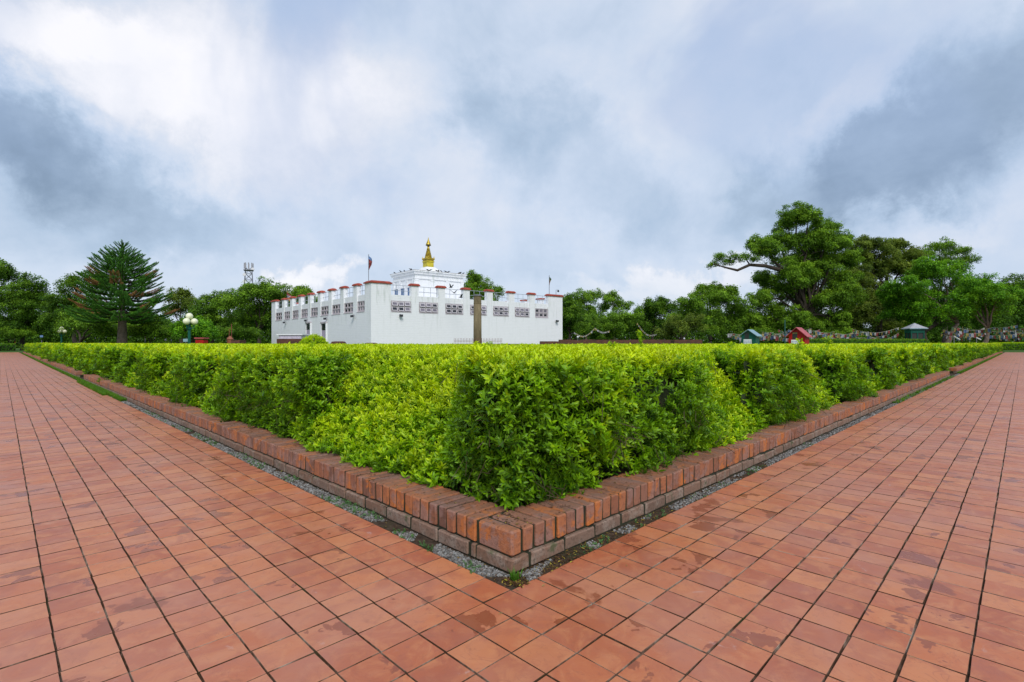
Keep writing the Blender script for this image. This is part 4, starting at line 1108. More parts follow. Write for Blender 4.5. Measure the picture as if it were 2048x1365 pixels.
# ruined brick walls and stupas
def ruin(px0, px1, Z, z1, label, steps=1, dep=1.2, zb=0):
    a, b2 = W(px0, Z), W(px1, Z); c = (a+b2)/2; L = (b2-a).length
    root = MB(); r = random.Random(int(px0))
    k = max(2, int(L/1.2)); tot = []
    for i in range(k):
        p = a+(b2-a)*((i+.5)/k); zz = z1-r.uniform(0, .06); root.box(Vector((p.x, p.y, zz/2)), (L/k-.004, dep+r.uniform(-.05, .05), zz), 'old_brickwork', rz=R(-45))
    for s in range(1, steps):
        root.box(Vector((c.x, c.y, (z1-.12*s)/2-.01))-fw_*(.5*s), (L*(1-.05*s), dep, z1-.14*s), 'old_brickwork', rz=R(-45))
    o = root.build('brick_ruin', off=(c.x, c.y, 0)); tag(o, label, 'ruin'); return o
ruin(1080, 1262, 46, H(682, 46), 'low brown brick ruin just right of the white temple')
ruin(1118, 1400, 54, H(679.5, 54), 'long brown brick ruin running behind the hedge toward the huts')
ruin(1345, 1400, 50, H(681, 50), 'short brick ruin block left of the green hut')
ruin(560, 614, 41, H(677, 41), 'brick ruin under the doorway steps left of the round bush')
def mound(px, w, Z, z1, label):
    q = W(px, Z); r_ = w/2*Z/F; m = MB(); m.lathe((q.x, q.y, 0), [(r_*1.05, 0), (r_*1.0, z1*.9), (r_*.94, z1*.905), (r_*.9, z1*.97), (r_*.6, z1)], 'old_brickwork', 18); o = m.build('brick_stupa', off=(q.x, q.y, 0)); tag(o, label, 'stupa base')
mound(677, 30, 34, H(683.0, 34), 'round brick stupa base right of the round bush')
mound(742, 28, 36, H(686.0, 36), 'flat brick stupa base below the near corner of the temple')
# stairs landing in front of the door
m = MB(); a = W(568, 44); b2 = W(612, 44); c = (a+b2)/2; m.box((c.x, c.y, H(671, 44)/2), ((b2-a).length, 2, H(671, 44)), 'lilac_paint', rz=R(-45)); m.box((c.x, c.y, H(671, 44)+.04), ((b2-a).length+.3, 2.2, .08), 'whitewash', rz=R(-45))
tag(m.build('landing', off=(c.x, c.y, 0)), 'pale lilac landing below the temple side door', 'steps')

# ================================================================== TREES
def crown_points(lobes, csize, dens, seed, puffs=13, pr=(.30, .46), fill=.22):
    r = np.random.default_rng(seed); P = []; D = []; Tn = []
    for (c, rx, rz) in lobes:
        for _ in range(puffs):
            d = r.normal(0, 1, 3); d /= np.linalg.norm(d); 
            if d[2] < -.5: d[2] *= -.3
            k = r.uniform(.5, 1.08); pc = np.array(c)+d*np.array([rx, rx, rz])*k; rad = r.uniform(*pr)*rx
            m = int(dens*(rad/csize)**2*5.5)+3
            v = r.normal(0, 1, (m, 3)); v[:, 2] += .35; v /= np.linalg.norm(v, axis=1, keepdims=True)
            rr = rad*r.uniform(.72, 1.08, (m, 1)); P.append(pc+v*rr*np.array([1, 1, .72])); D.append(v+np.array([0, 0, .5])+d*.3)
            Tn.append(np.clip(.22+.42*v[:, 2]+r.normal(0, .14, m)+r.normal(0, .15), 0, 1))  # puff tops tinted lighter than undersides: light and shade put into leaf colour
        m = int(dens*fill*(rx/csize)**2*8)+2
        v = r.normal(0, 1, (m, 3)); v /= np.linalg.norm(v, axis=1, keepdims=True); v *= r.random((m, 1))**.4*.85
        P.append(np.array(c)+v*np.array([rx, rx, rz])); D.append(v+np.array([0, 0, .6])+r.normal(0, .4, (m, 3))); Tn.append(np.clip(r.normal(.08, .08, m), 0, 1))  # inner clumps tinted darkest, painted shade inside the crown
    return np.vstack(P), np.vstack(D), np.concatenate(Tn)
def curve(p0, p1, sag, n=6, seed=0):
    r = random.Random(seed); p0, p1 = Vector(p0), Vector(p1); L = (p1-p0).length; out = []
    for i in range(n+1):
        t = i/n; p = p0.lerp(p1, t)+Vector((0, 0, sag*L*math.sin(t*math.pi)))
        if 0 < i < n: p += Vector((r.uniform(-1, 1), r.uniform(-1, 1), r.uniform(-1, 1)))*L*.035
        out.append(p)
    return out
NTREE = 0
def tree(name, label, px, Z, lobes, mat='tree_mid', csize=.55, dens=1.0, trunk=.26, lean=0.0, bark='bark', puffs=25, pr=(.17, .32), fill=.22, fork=.35, group=None, cat='tree', depthj=.8, zs=None):
    global NTREE; NTREE += 1; r = random.Random(NTREE*13)
    q = W(px, Z); root = empty(name, (q.x, q.y, -.03), label, cat, group)
    lb = []
    for l in lobes:
        lx, ly, lr = l[:3]; ar = l[3] if len(l) > 3 else .85
        rr = lr*Z/F; dz = r.uniform(-1, 1)*rr*depthj
        p = W(lx, Z+dz); lb.append(((p.x, p.y, H(ly, Z)), rr, rr*ar))
    P, D, Tn = crown_points(lb, csize, dens, NTREE, puffs, pr, fill)
    off = np.array([q.x, q.y, -.03]); keep = P[:, 2] > .1; P, D, Tn = P[keep], D[keep], Tn[keep]; n = len(P)
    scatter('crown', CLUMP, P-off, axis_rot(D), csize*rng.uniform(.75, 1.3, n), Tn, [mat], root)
    # trunk and limbs
    zmin = min(l[0][2]-l[2]*.6 for l in lb); hmax = max(l[0][2] for l in lb)
    fk = Vector((q.x, q.y, 0))+rt_*lean+Vector((0, 0, max(1.2, hmax*fork)))
    m = MB(); pts = curve((q.x, q.y, -.05), fk, 0, 5, NTREE); m.tube(pts, [trunk*(1.35-.7*i/5) for i in range(6)], bark, 10); m.build('trunk', root, smooth=True)
    for i, (c, rx, rz) in enumerate(lb):
        m = MB(); L = (Vector(c)-fk).length
        pts = curve(pts[-1], Vector(c)+Vector((0, 0, rz*.3)), .07, 6, NTREE*31+i)if i == 0 else curve(fk, Vector(c)+Vector((0, 0, rz*.3)), .07, 6, NTREE*31+i)
        r0 = trunk*(.42 if i else .5); m.tube(pts, [r0*(1-.13*k) for k in range(7)], bark, 7)
        for s in range(3):
            st = pts[random.Random(i*7+s).randint(3, 5)]; d = Vector((r.uniform(-1, 1), r.uniform(-1, 1), r.uniform(-.3, .9))).normalized()
            m.tube(curve(st, st+d*rx*.85, .05, 4, i+s), [r0*.35*(1-.2*k) for k in range(5)], bark, 5)
        m.build('limb', root, smooth=True)
    return root
# --- left side
tree('tree', 'tall dark tree cut off by the left edge of the photo', -18, 82, [(-20, 560, 42), (5, 545, 26), (-25, 620, 45)], 'tree_dark', .6, 1)
tree('tree', 'dense dark green tree left of the conifer', 45, 80, [(55, 600, 44), (15, 610, 42), (85, 620, 40), (40, 650, 42), (60, 575, 26), (100, 650, 36)], 'tree_dark', .55, 1.1)
tree('tree', 'rounded tree close behind the conifer, on its left', 150, 70, [(155, 575, 30), (190, 565, 24), (130, 610, 36), (170, 630, 44), (110, 640, 30)], 'tree_dark', .5, 1)
tree('tree', 'low bright tree between the small lamp and the conifer trunk', 160, 56, [(150, 655, 30), (190, 650, 28), (212, 660, 22)], 'tree_mid', .42, 1)
tree('tree', 'pale feathery tree showing over the conifer, on its right', 362, 88, [(355, 600, 24), (378, 612, 22), (345, 620, 20), (365, 588, 12)], 'tree_olive', .6, .7)
tree('tree', 'dark tree between the conifer and the pylon', 425, 74, [(430, 612, 34), (405, 630, 30), (460, 600, 24), (440, 650, 40), (400, 660, 34)], 'tree_dark', .5, 1)
tree('tree', 'broad rounded tree below the pylon', 520, 72, [(520, 596, 38), (475, 612, 36), (560, 600, 34), (500, 585, 22), (490, 645, 44), (545, 640, 44), (600, 600, 30), (540, 582, 20)], 'tree_mid', .5, 1.1)
tree('tree', 'tree rising behind the left end of the temple wall', 590, 84, [(590, 598, 28), (620, 605, 24), (570, 620, 34), (610, 630, 34), (605, 585, 16)], 'tree_mid', .55, 1)
tree('tree', 'bright leafy tree right behind the green lamp post', 385, 50, [(390, 655, 26), (365, 665, 24), (415, 668, 22)], 'tree_bright', .38, 1)
tree('shrub', 'low shrub left of the temple under the dark trees', 300, 52, [(285, 665, 22), (315, 662, 24), (340, 670, 18)], 'tree_mid', .36, 1, cat='shrub', trunk=.1)
# --- behind and right of the temple
tree('tree', 'rounded tree showing behind the temple tower', 950, 100, [(955, 572, 28), (985, 585, 20), (935, 590, 26), (970, 605, 28), (948, 556, 14)], 'tree_mid', .6, 1.1)
tree('tree', 'dark tree against the right corner of the temple', 1140, 76, [(1135, 625, 30), (1150, 655, 36), (1120, 640, 30), (1130, 605, 22), (1180, 665, 26)], 'tree_dark', .45, 1.1)
tree('tree', 'airy tree with see-through crown near the temple right corner', 1172, 95, [(1165, 600, 26, .7), (1185, 592, 20, .7), (1150, 605, 18), (1170, 622, 24)], 'tree_mid', .5, .62, fill=.05, bark='bark_pale')
tree('tree', 'airy tree standing alone between two denser crowns', 1228, 95, [(1225, 605, 24, .7), (1245, 615, 18, .7), (1208, 618, 16), (1222, 595, 14)], 'tree_mid', .5, .62, fill=.05, bark='bark_pale')
tree('tree', 'low dense tree below the two airy crowns', 1210, 80, [(1190, 650, 30), (1225, 648, 30), (1255, 640, 30), (1210, 668, 30)], 'tree_mid', .48, 1)
tree('tree', 'rounded tree halfway between the temple and the big tree', 1305, 84, [(1310, 615, 22), (1290, 625, 24), (1330, 622, 24), (1300, 650, 36), (1270, 655, 28), (1322, 604, 12)], 'tree_dark', .48, 1.05)
tree('tree', 'broad bushy tree left of the green hut', 1420, 64, [(1420, 598, 34), (1385, 615, 32), (1455, 605, 32), (1475, 625, 30), (1400, 650, 40), (1450, 655, 40), (1365, 640, 28), (1430, 578, 14), (1405, 578, 10), (1460, 583, 12), (1500, 640, 26)], 'tree_mid', .40, 1.1)
tree('tree', 'olive leafed bush tree in front of the bushy tree', 1365, 56, [(1350, 655, 26), (1385, 650, 24), (1330, 668, 18)], 'tree_olive', .36, 1)
# the great tree
big = tree('great_tree', 'tallest spreading tree behind the two small huts', 1615, 66,
     [(1592, 432, 30), (1620, 442, 22), (1655, 455, 24), (1575, 448, 22), (1560, 480, 32), (1610, 485, 42), (1660, 490, 34), (1535, 510, 28), (1520, 490, 20), (1580, 530, 44), (1640, 540, 46), (1690, 520, 30),
      (1560, 580, 38), (1610, 595, 46), (1660, 600, 44), (1545, 630, 34), (1590, 645, 36), (1640, 650, 36), (1690, 570, 34), (1530, 560, 22), (1690, 480, 16), (1675, 640, 30), (1520, 600, 26), (1515, 655, 28), (1610, 665, 34), (1560, 665, 30), (1660, 668, 30), (1500, 668, 22), (1690, 600, 34), (1590, 560, 40), (1640, 510, 36)], 'tree_mid', .42, 1.4, trunk=.5, puffs=26, fork=.25, pr=(.18, .34))
ql = W(1615, 66)
m = MB(); path = [W(1590, 66, H(560, 66)), W(1560, 65, H(540, 65)), W(1530, 64, H(532, 64)), W(1500, 64, H(530, 64)), W(1475, 63, H(541, 63)), W(1450, 63, H(535, 63)), W(1428, 62.5, H(528, 62.5))]
m.tube(path, [.32, .27, .23, .19, .16, .11, .06], 'bark', 8); m.tube([path[3], W(1490, 64, H(515, 64)), W(1470, 64, H(518, 64))], [.1, .07, .03], 'bark', 6); m.build('limb', big, smooth=True)
lb = [((W(px, 63.5).x, W(px, 63.5).y, H(py, 63.5)), r_*63.5/F, r_*.8*63.5/F) for px, py, r_ in ((1438, 520, 15), (1425, 531, 10), (1455, 524, 12), (1470, 517, 14), (1490, 515, 10), (1505, 498, 14), (1510, 520, 9))]
P_, D_, T_ = crown_points(lb, .38, .8, 991, 8, (.35, .5), .1); off = np.array([ql.x, ql.y, -.03])
scatter('limb_foliage', CLUMP, P_-off, axis_rot(D_), .38*rng.uniform(.7, 1.2, len(P_)), T_, ['tree_mid'], big)
tree('tree', 'wide tree with forked bare limbs right of the tallest tree', 1760, 72, [(1755, 505, 34), (1800, 500, 30), (1720, 520, 34), (1785, 530, 24), (1740, 560, 36), (1825, 515, 22), (1700, 590, 34), (1760, 620, 40), (1720, 640, 38), (1790, 485, 14), (1700, 560, 34), (1760, 590, 36), (1700, 665, 26), (1790, 600, 30), (1780, 660, 26), (1730, 495, 26), (1765, 535, 34), (1810, 540, 30), (1830, 545, 30), (1735, 600, 34)], 'tree_olive', .46, 1.25, trunk=.4, fill=.15)
tree('tree', 'airy flat topped tree behind the bright green one', 1890, 84, [(1880, 500, 28, .55), (1915, 505, 26, .55), (1850, 515, 24, .6), (1935, 520, 18, .6), (1895, 525, 24, .6), (1840, 545, 22)], 'tree_mid', .46, .62, trunk=.35, fill=.05)
tree('tree', 'bright green tree overhanging the guard booth', 1880, 62, [(1850, 560, 36), (1900, 550, 34), (1815, 580, 34), (1870, 600, 42), (1830, 620, 36), (1790, 625, 26), (1920, 585, 36), (1900, 625, 30), (1800, 600, 34), (1780, 590, 26), (1860, 540, 26), (1840, 640, 22)], 'tree_bright', .38, 1.1, trunk=.28, lean=2.2, bark='bark_pale')
tree('tree', 'bright green tree with pale trunk right of the guard booth', 1965, 50, [(1965, 590, 36), (1935, 600, 30), (2000, 600, 34), (1955, 565, 26), (1990, 620, 26), (1930, 625, 20)], 'tree_bright', .36, 1.05, trunk=.22, lean=.5, bark='bark_pale')
tree('tree', 'dark crown at the far right edge over the flags', 2035, 94, [(2030, 580, 34), (2055, 600, 40), (2020, 610, 32), (2045, 635, 34)], 'tree_dark', .6, 1.1, trunk=.25)
tree('tree', 'dense dark tree hidden between the great tree and the bright one', 1745, 92, [(1700, 640, 34), (1775, 655, 34), (1830, 655, 34), (1720, 665, 30), (1900, 650, 34), (1960, 655, 34)], 'tree_dark', .6, 1.0)
tree('tree', 'dark leafy tree filling the shade behind the guard booth', 1850, 76, [(1800, 640, 34), (1845, 630, 34), (1890, 640, 34), (1935, 635, 34), (1985, 640, 34), (1830, 600, 30), (1950, 610, 30)], 'tree_dark', .5, 1.05)
# low undergrowth
for px, Z, w, py, lab, mt in ((20, 78, 40, 668, 'low shrub at the left edge below the dark trees', 'tree_mid'), (250, 58, 46, 664, 'shrub row behind the conifer trunk', 'tree_mid'), (470, 62, 50, 668, 'dark shrub left of the temple wall', 'tree_dark'),
    (1520, 62, 40, 672, 'dark shrub between the two small huts', 'tree_dark'), (1690, 60, 40, 676, 'shrub right of the red hut', 'tree_mid'), (2000, 96, 50, 672, 'shrub in the shade at the far right', 'tree_dark')):
    tree('shrub', lab, px, Z, [(px-w*.6, py, w*.5, .5), (px, py-2, w*.5, .6), (px+w*.6, py, w*.5, .5)], mt, .36, 1, trunk=.08, cat='shrub', fork=.3)
# far wood closing the view
P = []; D = []
r = np.random.default_rng(5); n = 26000
px_ = r.uniform(-260, 2320, n); Zr = r.uniform(118, 135, n)
top = 632+10*np.sin(px_*.021)+7*np.sin(px_*.057+1)+4*np.sin(px_*.13)
py_ = top+(700-top)*r.random(n)**1.3
gap = (px_ > 1695) & (px_ < 1745) & (py_ > 640) & (py_ < 664)
px_, py_, Zr = px_[~gap], py_[~gap], Zr[~gap]; n = len(px_)
Xr = (px_-1024)/F*Zr; P = np.stack([CX+(Zr+Xr)/S2, CY+(Zr-Xr)/S2, np.clip(CZ+Zr*(HY-py_)/F, .1, None)], 1)
D = r.normal(0, .6, (n, 3))+np.array([-.5, -.5, .7])
tag(scatter('far_wood', CLUMP, P, axis_rot(D), r.uniform(.8, 1.5, n), np.clip(r.normal(.2, .15, n), 0, 1), ['tree_dark']), 'dark wood closing the view behind all the trees', 'wood')
# --- the conifer
def conifer():
    Z = 50; q = W(244, Z); root = empty('conifer', (q.x, q.y, -.03), 'tall tiered conifer with some browned lower branches', 'tree')
    r = random.Random(4); off = np.array([q.x, q.y, -.03]); Hc = H(488, Z)
    m = MB(); m.tube([(q.x, q.y, -.05)]+[(q.x+.02*math.sin(k), q.y, k*Hc/8) for k in range(1, 9)], [.55, .42, .36, .30, .25, .2, .14, .08, .02], 'bark_pale', 10); m.build('trunk', root, smooth=True)
    P = []; D = []; S = []; Tn = []; dead = []
    br = MB()
    z = Hc-.4
    def tuft(p, d, s, t, k): P.append(tuple(p)); D.append(tuple(d)); S.append(s); Tn.append(t); dead.append(k)
    for k in range(26): tuft((q.x, q.y, Hc-.12*k*.7), (r.uniform(-.4, .4), r.uniform(-.4, .4), 1), .42, .5, 0)
    while z > 3.5:
        f = (Hc-z)/(Hc-3.5); L = float(np.interp(f, [0, .07, .15, .25, .35, .5, .7, .85, 1], [.25, .5, .95, 1.6, 2.35, 3.1, 3.8, 4.7, 4.8])); nb = 5 if f < .15 else 8
        ph0 = r.uniform(0, 6)
        for b_i in range(nb):
            ph = ph0+b_i*2*math.pi/nb+r.uniform(-.25, .25); l = L*r.uniform(.78, 1.1); rise = float(np.interp(f, [0, .2, .4, .7, 1], [.95, .58, .36, .12, -.08]))+r.uniform(-.05, .05)
            hd = Vector((math.cos(ph), math.sin(ph), 0)); sd_ = Vector((-hd.y, hd.x, 0))
            def bp(t): return Vector((q.x, q.y, z))+hd*l*t+Vector((0, 0, l*(rise*t-.12*math.sin(t*math.pi)*f+.10*t*t*t)))
            isdead = f > .52 and r.random() < .36; dst = r.uniform(.5, .75)
            br.tube([bp(t) for t in (0, .25, .5, .75, .97)], [.07*(.4+f), .055*(.4+f), .04*(.4+f), .03*(.4+f), .01], 'bark', 5)
            nt = max(4, int(l/.17))
            for i in range(nt):
                t = .22+.78*i/nt if f > .25 else .1+.9*i/nt
                p = bp(t); tg = (bp(min(1, t+.05))-bp(t-.05)).normalized()
                dk = 1 if isdead and dst < t < dst+.3 else 0
                tuft(p, tg+Vector((0, 0, .12)), .36*r.uniform(.8, 1.15), r.uniform(.2, .9), dk)
                if l > 1.3 and t > .3:
                    for s in (-1, 1):
                        sl = (1-t)*l*.30+.22
                        ns = max(1, int(sl/.28))
                        for j in range(ns):
                            pp = p+(sd_*s*.8+tg*.6)*(sl*(j+.6)/ns)+Vector((0, 0, .02)); tuft(pp, sd_*s*.8+tg*.7+Vector((0, 0, .22)), .32*r.uniform(.75, 1.1), r.uniform(.1, .8), dk)
        z -= .26+.20*f
    br.build('branches', root)
    P, D, S, Tn, dead = np.array(P), np.array(D), np.array(S), np.array(Tn), np.array(dead)
    g_ = dead == 0
    scatter('crown', NEEDLE, P[g_]-off, axis_rot(D[g_]), S[g_], Tn[g_], ['pine_green'], root)
    o = scatter('dead_foliage', NEEDLE, P[~g_]-off, axis_rot(D[~g_]), S[~g_], Tn[~g_], ['pine_dead'], root); o['label'] = 'browned dead foliage on lower branches'
conifer()
# --- small far hedges and the round bush
def small_hedge(a, b2, wid, h, label, mat='hedge_leaf_dark', dens=90, s=.16, t0=.4, loc=None):
    a, b2 = Vector(a), Vector(b2); L = (b2-a).length; d = (b2-a)/L; nrm = Vector((-d.y, d.x, 0)); n = int(dens*L*(wid+2*h))
    u = rng.random(n)*L; w = rng.random(n)*(wid+2*h); P = []; D = []
    lat = np.where(w < h, -wid/2, np.where(w > h+wid, wid/2, w-h-wid/2)); zz = np.where(w < h, w, np.where(w > h+wid, w-h-wid, h))
    P = np.stack([a.x+d.x*u+nrm.x*lat, a.y+d.y*u+nrm.y*lat, zz], 1)
    sgn = np.where(w < h, -1, np.where(w > h+wid, 1, 0)); D = np.stack([nrm.x*sgn, nrm.y*sgn, np.where(sgn == 0, 1, .4)], 1)+rng.normal(0, .35, (n, 3))
    c = (a+b2)/2; root = empty('clipped_hedge', (c.x, c.y, 0), label, 'hedge')
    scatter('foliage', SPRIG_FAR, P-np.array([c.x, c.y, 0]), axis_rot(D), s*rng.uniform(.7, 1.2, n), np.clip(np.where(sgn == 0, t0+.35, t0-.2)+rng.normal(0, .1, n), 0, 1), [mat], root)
    m = MB(); ww = wid/2-.06; pts = [a-nrm*ww, b2-nrm*ww, b2+nrm*ww, a+nrm*ww]
    m.hull8([(p.x, p.y, 0) for p in pts]+[(p.x, p.y, h-.06) for p in pts], 'inner_hedge'); m.build('inner_growth', root)
small_hedge(W(-80, 70), W(30, 74), 1.6, .78, 'clipped green hedge crossing the far end of the left path', 'hedge_leaf_dark', 60, .25)
small_hedge(W(1600, 44), W(1850, 48), .9, 1.22, 'flat topped dark hedge in front of the guard booth', 'hedge_leaf_dark', 70, .2, .5)
small_hedge(W(1985, 84), W(2110, 84), 1.4, .95, 'clipped hedge crossing the far end of the right path', 'hedge_leaf', 60, .25, .3)
q = W(628, 31); root = empty('round_bush', (q.x, q.y, 0), 'rounded lime green bush in front of the temple wall', 'bush')
v = rng.normal(0, 1, (1500, 3)); v /= np.linalg.norm(v, axis=1, keepdims=True); v[:, 2] = np.abs(v[:, 2]); n = len(v)
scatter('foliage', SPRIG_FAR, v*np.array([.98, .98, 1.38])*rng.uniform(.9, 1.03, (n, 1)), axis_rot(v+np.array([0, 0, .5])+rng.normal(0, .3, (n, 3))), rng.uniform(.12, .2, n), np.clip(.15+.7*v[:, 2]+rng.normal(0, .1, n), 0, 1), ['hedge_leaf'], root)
m = MB(); m.lathe((q.x, q.y, 0), [(.85, 0), (.85, .6), (.6, 1.1), (.1, 1.25)], 'inner_hedge', 12); m.build('inner_growth', root)

# ================================================================== HUTS, LAMPS, MASTS
def hut(px, Z, w, hw, hr, wallm, sidem, roofm, label, rz, dep):
    q = W(px, Z); root = empty('small_hut', (q.x, q.y, 0), label, 'hut', rz=rz)
    m = MB(); hz = hw
    m.hull8([(-w/2, -dep/2, 0), (w/2, -dep/2, 0), (w/2, dep/2, 0), (-w/2, dep/2, 0), (-w/2, -dep/2, hz), (w/2, -dep/2, hz), (w/2, dep/2, hz), (-w/2, dep/2, hz)], wallm)
    m.add([(-w/2, -dep/2, hz), (w/2, -dep/2, hz), (0, -dep/2, hr)], [(0, 1, 2)], wallm); m.add([(-w/2, dep/2, hz), (w/2, dep/2, hz), (0, dep/2, hr)], [(2, 1, 0)], wallm)
    m.build('walls', root, world=False)
    for s in (-1, 1):
        m = MB(); ov = .12; th = .03; sl = (hr-hz)/(w/2)
        a = (0, hr+.015); b2 = (s*(w/2+ov), hz-sl*ov+.015)
        m.hull8([(a[0], -dep/2-ov, a[1]), (b2[0], -dep/2-ov, b2[1]), (b2[0], dep/2+ov, b2[1]), (a[0], dep/2+ov, a[1]), (a[0], -dep/2-ov, a[1]+th), (b2[0], -dep/2-ov, b2[1]+th), (b2[0], dep/2+ov, b2[1]+th), (a[0], dep/2+ov, a[1]+th)], roofm)
        m.build('roof_panel', root, world=False)
    m = MB(); m.box((w*-.12, -dep/2-.006, hz-.02), (w*.30, .01, .34), 'dark_hole'); op = m.build('opening', root, world=False)
    if wallm == 'red_paint':
        for k in range(3): mm = MB(); mm.box((w*(-.22+.11*k), -dep/2-.014, hz+.10), (w*.07, .012, .05), 'flag_yellow'); mm.build('ornament', root, world=False)
    m = MB(); m.box((-w*.06, -dep/2-.022, hz-.36), (w*.56, .016, .28), 'white_paint'); sg = m.build('sign_board', root, world=False)
    m = MB()
    for row in (0, 1):
        x = -w*.30
        while x < w*.17:
            l = random.uniform(.03, .10); m.box((x+l/2, -dep/2-.032, hz-.32-.09*row), (l, .003, .035), 'sign_blue'); x += l+.025
    m.build('sign_lettering', sg, world=False)
    return root
hut(1501, 28, .74, H(671, 28), H(661, 28), 'green_paint', 'green_paint_dark', 'tin_blue', 'small green hut with pale tin roof and white sign', R(-88), .62)
hut(1598, 25, .72, H(671, 25), H(657, 25), 'red_paint', 'orange_paint', 'red_roof', 'small red hut with pink roof and white sign', R(-90), .66)
# guard booth
q = W(1829, 53); root = empty('guard_booth', (q.x, q.y, 0), 'green guard booth with a pointed grey tin roof', 'booth', rz=R(-57))
def obox(root, nm, c, s, mat): m = MB(); m.box(c, s, mat); return m.build(nm, root, world=False)
hw = H(658.5, 53)
obox(root, 'walls', (0, 0, hw*.30), (1.2, 1.2, hw*.60), 'green_paint'); obox(root, 'window_band', (0, 0, hw*.72), (1.1, 1.1, hw*.24), 'dark_hole')
for x in (-.56, 0, .56):
    for y in (-.56, .56): obox(root, 'post', (x, y, hw*.80), (.09, .09, hw*.40), 'green_paint')
for x in (-.56, .56): obox(root, 'post', (x, 0, hw*.80), (.09, .09, hw*.40), 'green_paint')
obox(root, 'fascia', (0, 0, hw*.92), (1.24, 1.24, hw*.16), 'green_paint'); obox(root, 'eaves', (0, 0, hw+.02), (1.66, 1.66, .07), 'tin_blue')
m = MB(); m.lathe((0, 0, hw+.06), [(1.2, 0), (.6, .27), (.02, .56)], 'tin_grey', 4, sq=True); m.build('roof', root, world=False)
# lamp posts
def lamp(px, Z, zg, gr, label):
    q = W(px, Z); root = empty('lamp_post', (q.x, q.y, 0), label, 'lamp', 'globe lamps', rz=R(-45))
    m = MB(); m.lathe((0, 0, 0), [(.16, 0), (.16, .3), (.085, .36), (.075, zg-.55), (.13, zg-.5), (.13, zg-.42), (.06, zg-.38), (.05, zg+.1)], 'green_paint', 14); m.build('post', root, world=False)
    m = MB()
    for k in range(3): a = R(90+120*k+180); m.tube([(0, 0, zg-.45), (.22*math.cos(a), .22*math.sin(a), zg-.42), (.26*math.cos(a), .26*math.sin(a), zg-.22)], .03, 'green_paint', 6)
    m.build('arm', root, world=False)
    gl = [(gr*math.sin(math.pi*k/12)+.002, gr*(1-math.cos(math.pi*k/12))) for k in range(13)]
    for k in range(3):
        a = R(90+120*k+180); m = MB(); m.lathe((.26*math.cos(a), .26*math.sin(a), zg-.22), gl, 'globe_glass', 20); m.build('globe', root, world=False, smooth=True)
    m = MB(); m.lathe((0, 0, zg+.10), gl, 'globe_glass', 20); m.build('globe', root, world=False, smooth=True)
lamp(378.5, 31, H(640, 31)+.02-.10, .195, 'green lamp post with pale globes near the conifer')
lamp(123, 56, H(663, 56), .2, 'distant globe lamp at the left among dark trees')
# pylon
Z = 150; q = W(497, Z); root = empty('radio_mast', (q.x, q.y, 0), 'steel lattice radio mast with antenna panels above the trees', 'mast', rz=R(-20))
zt = H(527, Z); m = MB(); hwid = lambda z: .75+1.3*(1-z/zt)
for sx in (-1, 1):
    for sy in (-1, 1): m.tube([(sx*hwid(0), sy*hwid(0), 0), (sx*hwid(zt), sy*hwid(zt), zt)], .10, 'steel_grey', 4)
z = 0
while z < zt-1.5:
    z2 = z+1.8; a, c = hwid(z), hwid(z2)
    for s in (-1, 1):
        m.tube([(-a, s*a, z), (c, s*c, z2)], .05, 'steel_grey', 4); m.tube([(a, s*a, z), (-c, s*c, z2)], .05, 'steel_grey', 4)
        m.tube([(s*a, -a, z), (s*c, c, z2)], .05, 'steel_grey', 4); m.tube([(s*a, a, z), (s*c, -c, z2)], .05, 'steel_grey', 4); m.tube([(-a, s*a, z), (a, s*a, z)], .05, 'steel_grey', 4)
    z = z2
m.build('lattice', root, world=False)
zp = H(541, Z); m = MB(); m.box((0, 0, zp), (2.6, 2.6, .18), 'steel_grey'); m.build('platform', root, world=False)
for k in range(8):
    a = k*math.pi/4; m = MB(); m.box((1.15*math.cos(a), 1.15*math.sin(a), zp+1.3), (.28, .28, 1.7), 'tin_grey'); m.build('antenna_panel', root, world=False)
for dz, s in ((-1.4, -1), (.3, 1), (-3.4, -1)):
    m = MB(); m.lathe((0, 0, 0), [(.05, 0), (.42, .06), (.45, .2), (.42, .24)], 'white_paint', 12); o = m.build('dish', root, world=False); o.location = (s*1.1, -.8, zp+dz); o.rotation_euler = (R(90), 0, 0)
# utility pole with wires
q = W(462, 85); root = empty('utility_pole', (q.x, q.y, 0), 'thin utility pole with sagging wires left of the temple', 'pole', rz=R(-45))
zt = H(630, 85); m = MB(); m.tube([(0, 0, 0), (0, 0, zt)], [.12, .08], 'rust_iron', 6); m.build('pole', root, world=False); obox(root, 'crossarm', (0, 0, zt-.3), (1.4, .08, .1), 'rust_iron')
for k in range(4):
    m = MB()
    for s in (-1, 1):
        pts = [(s*t*9, (t*3 if s < 0 else t*2), zt-.25-.32*k-.5*math.sin(t*math.pi)) for t in np.linspace(0, 1, 8)]; m.tube(pts, .012, 'steel_grey', 3)
    m.build('wire', root, world=False)
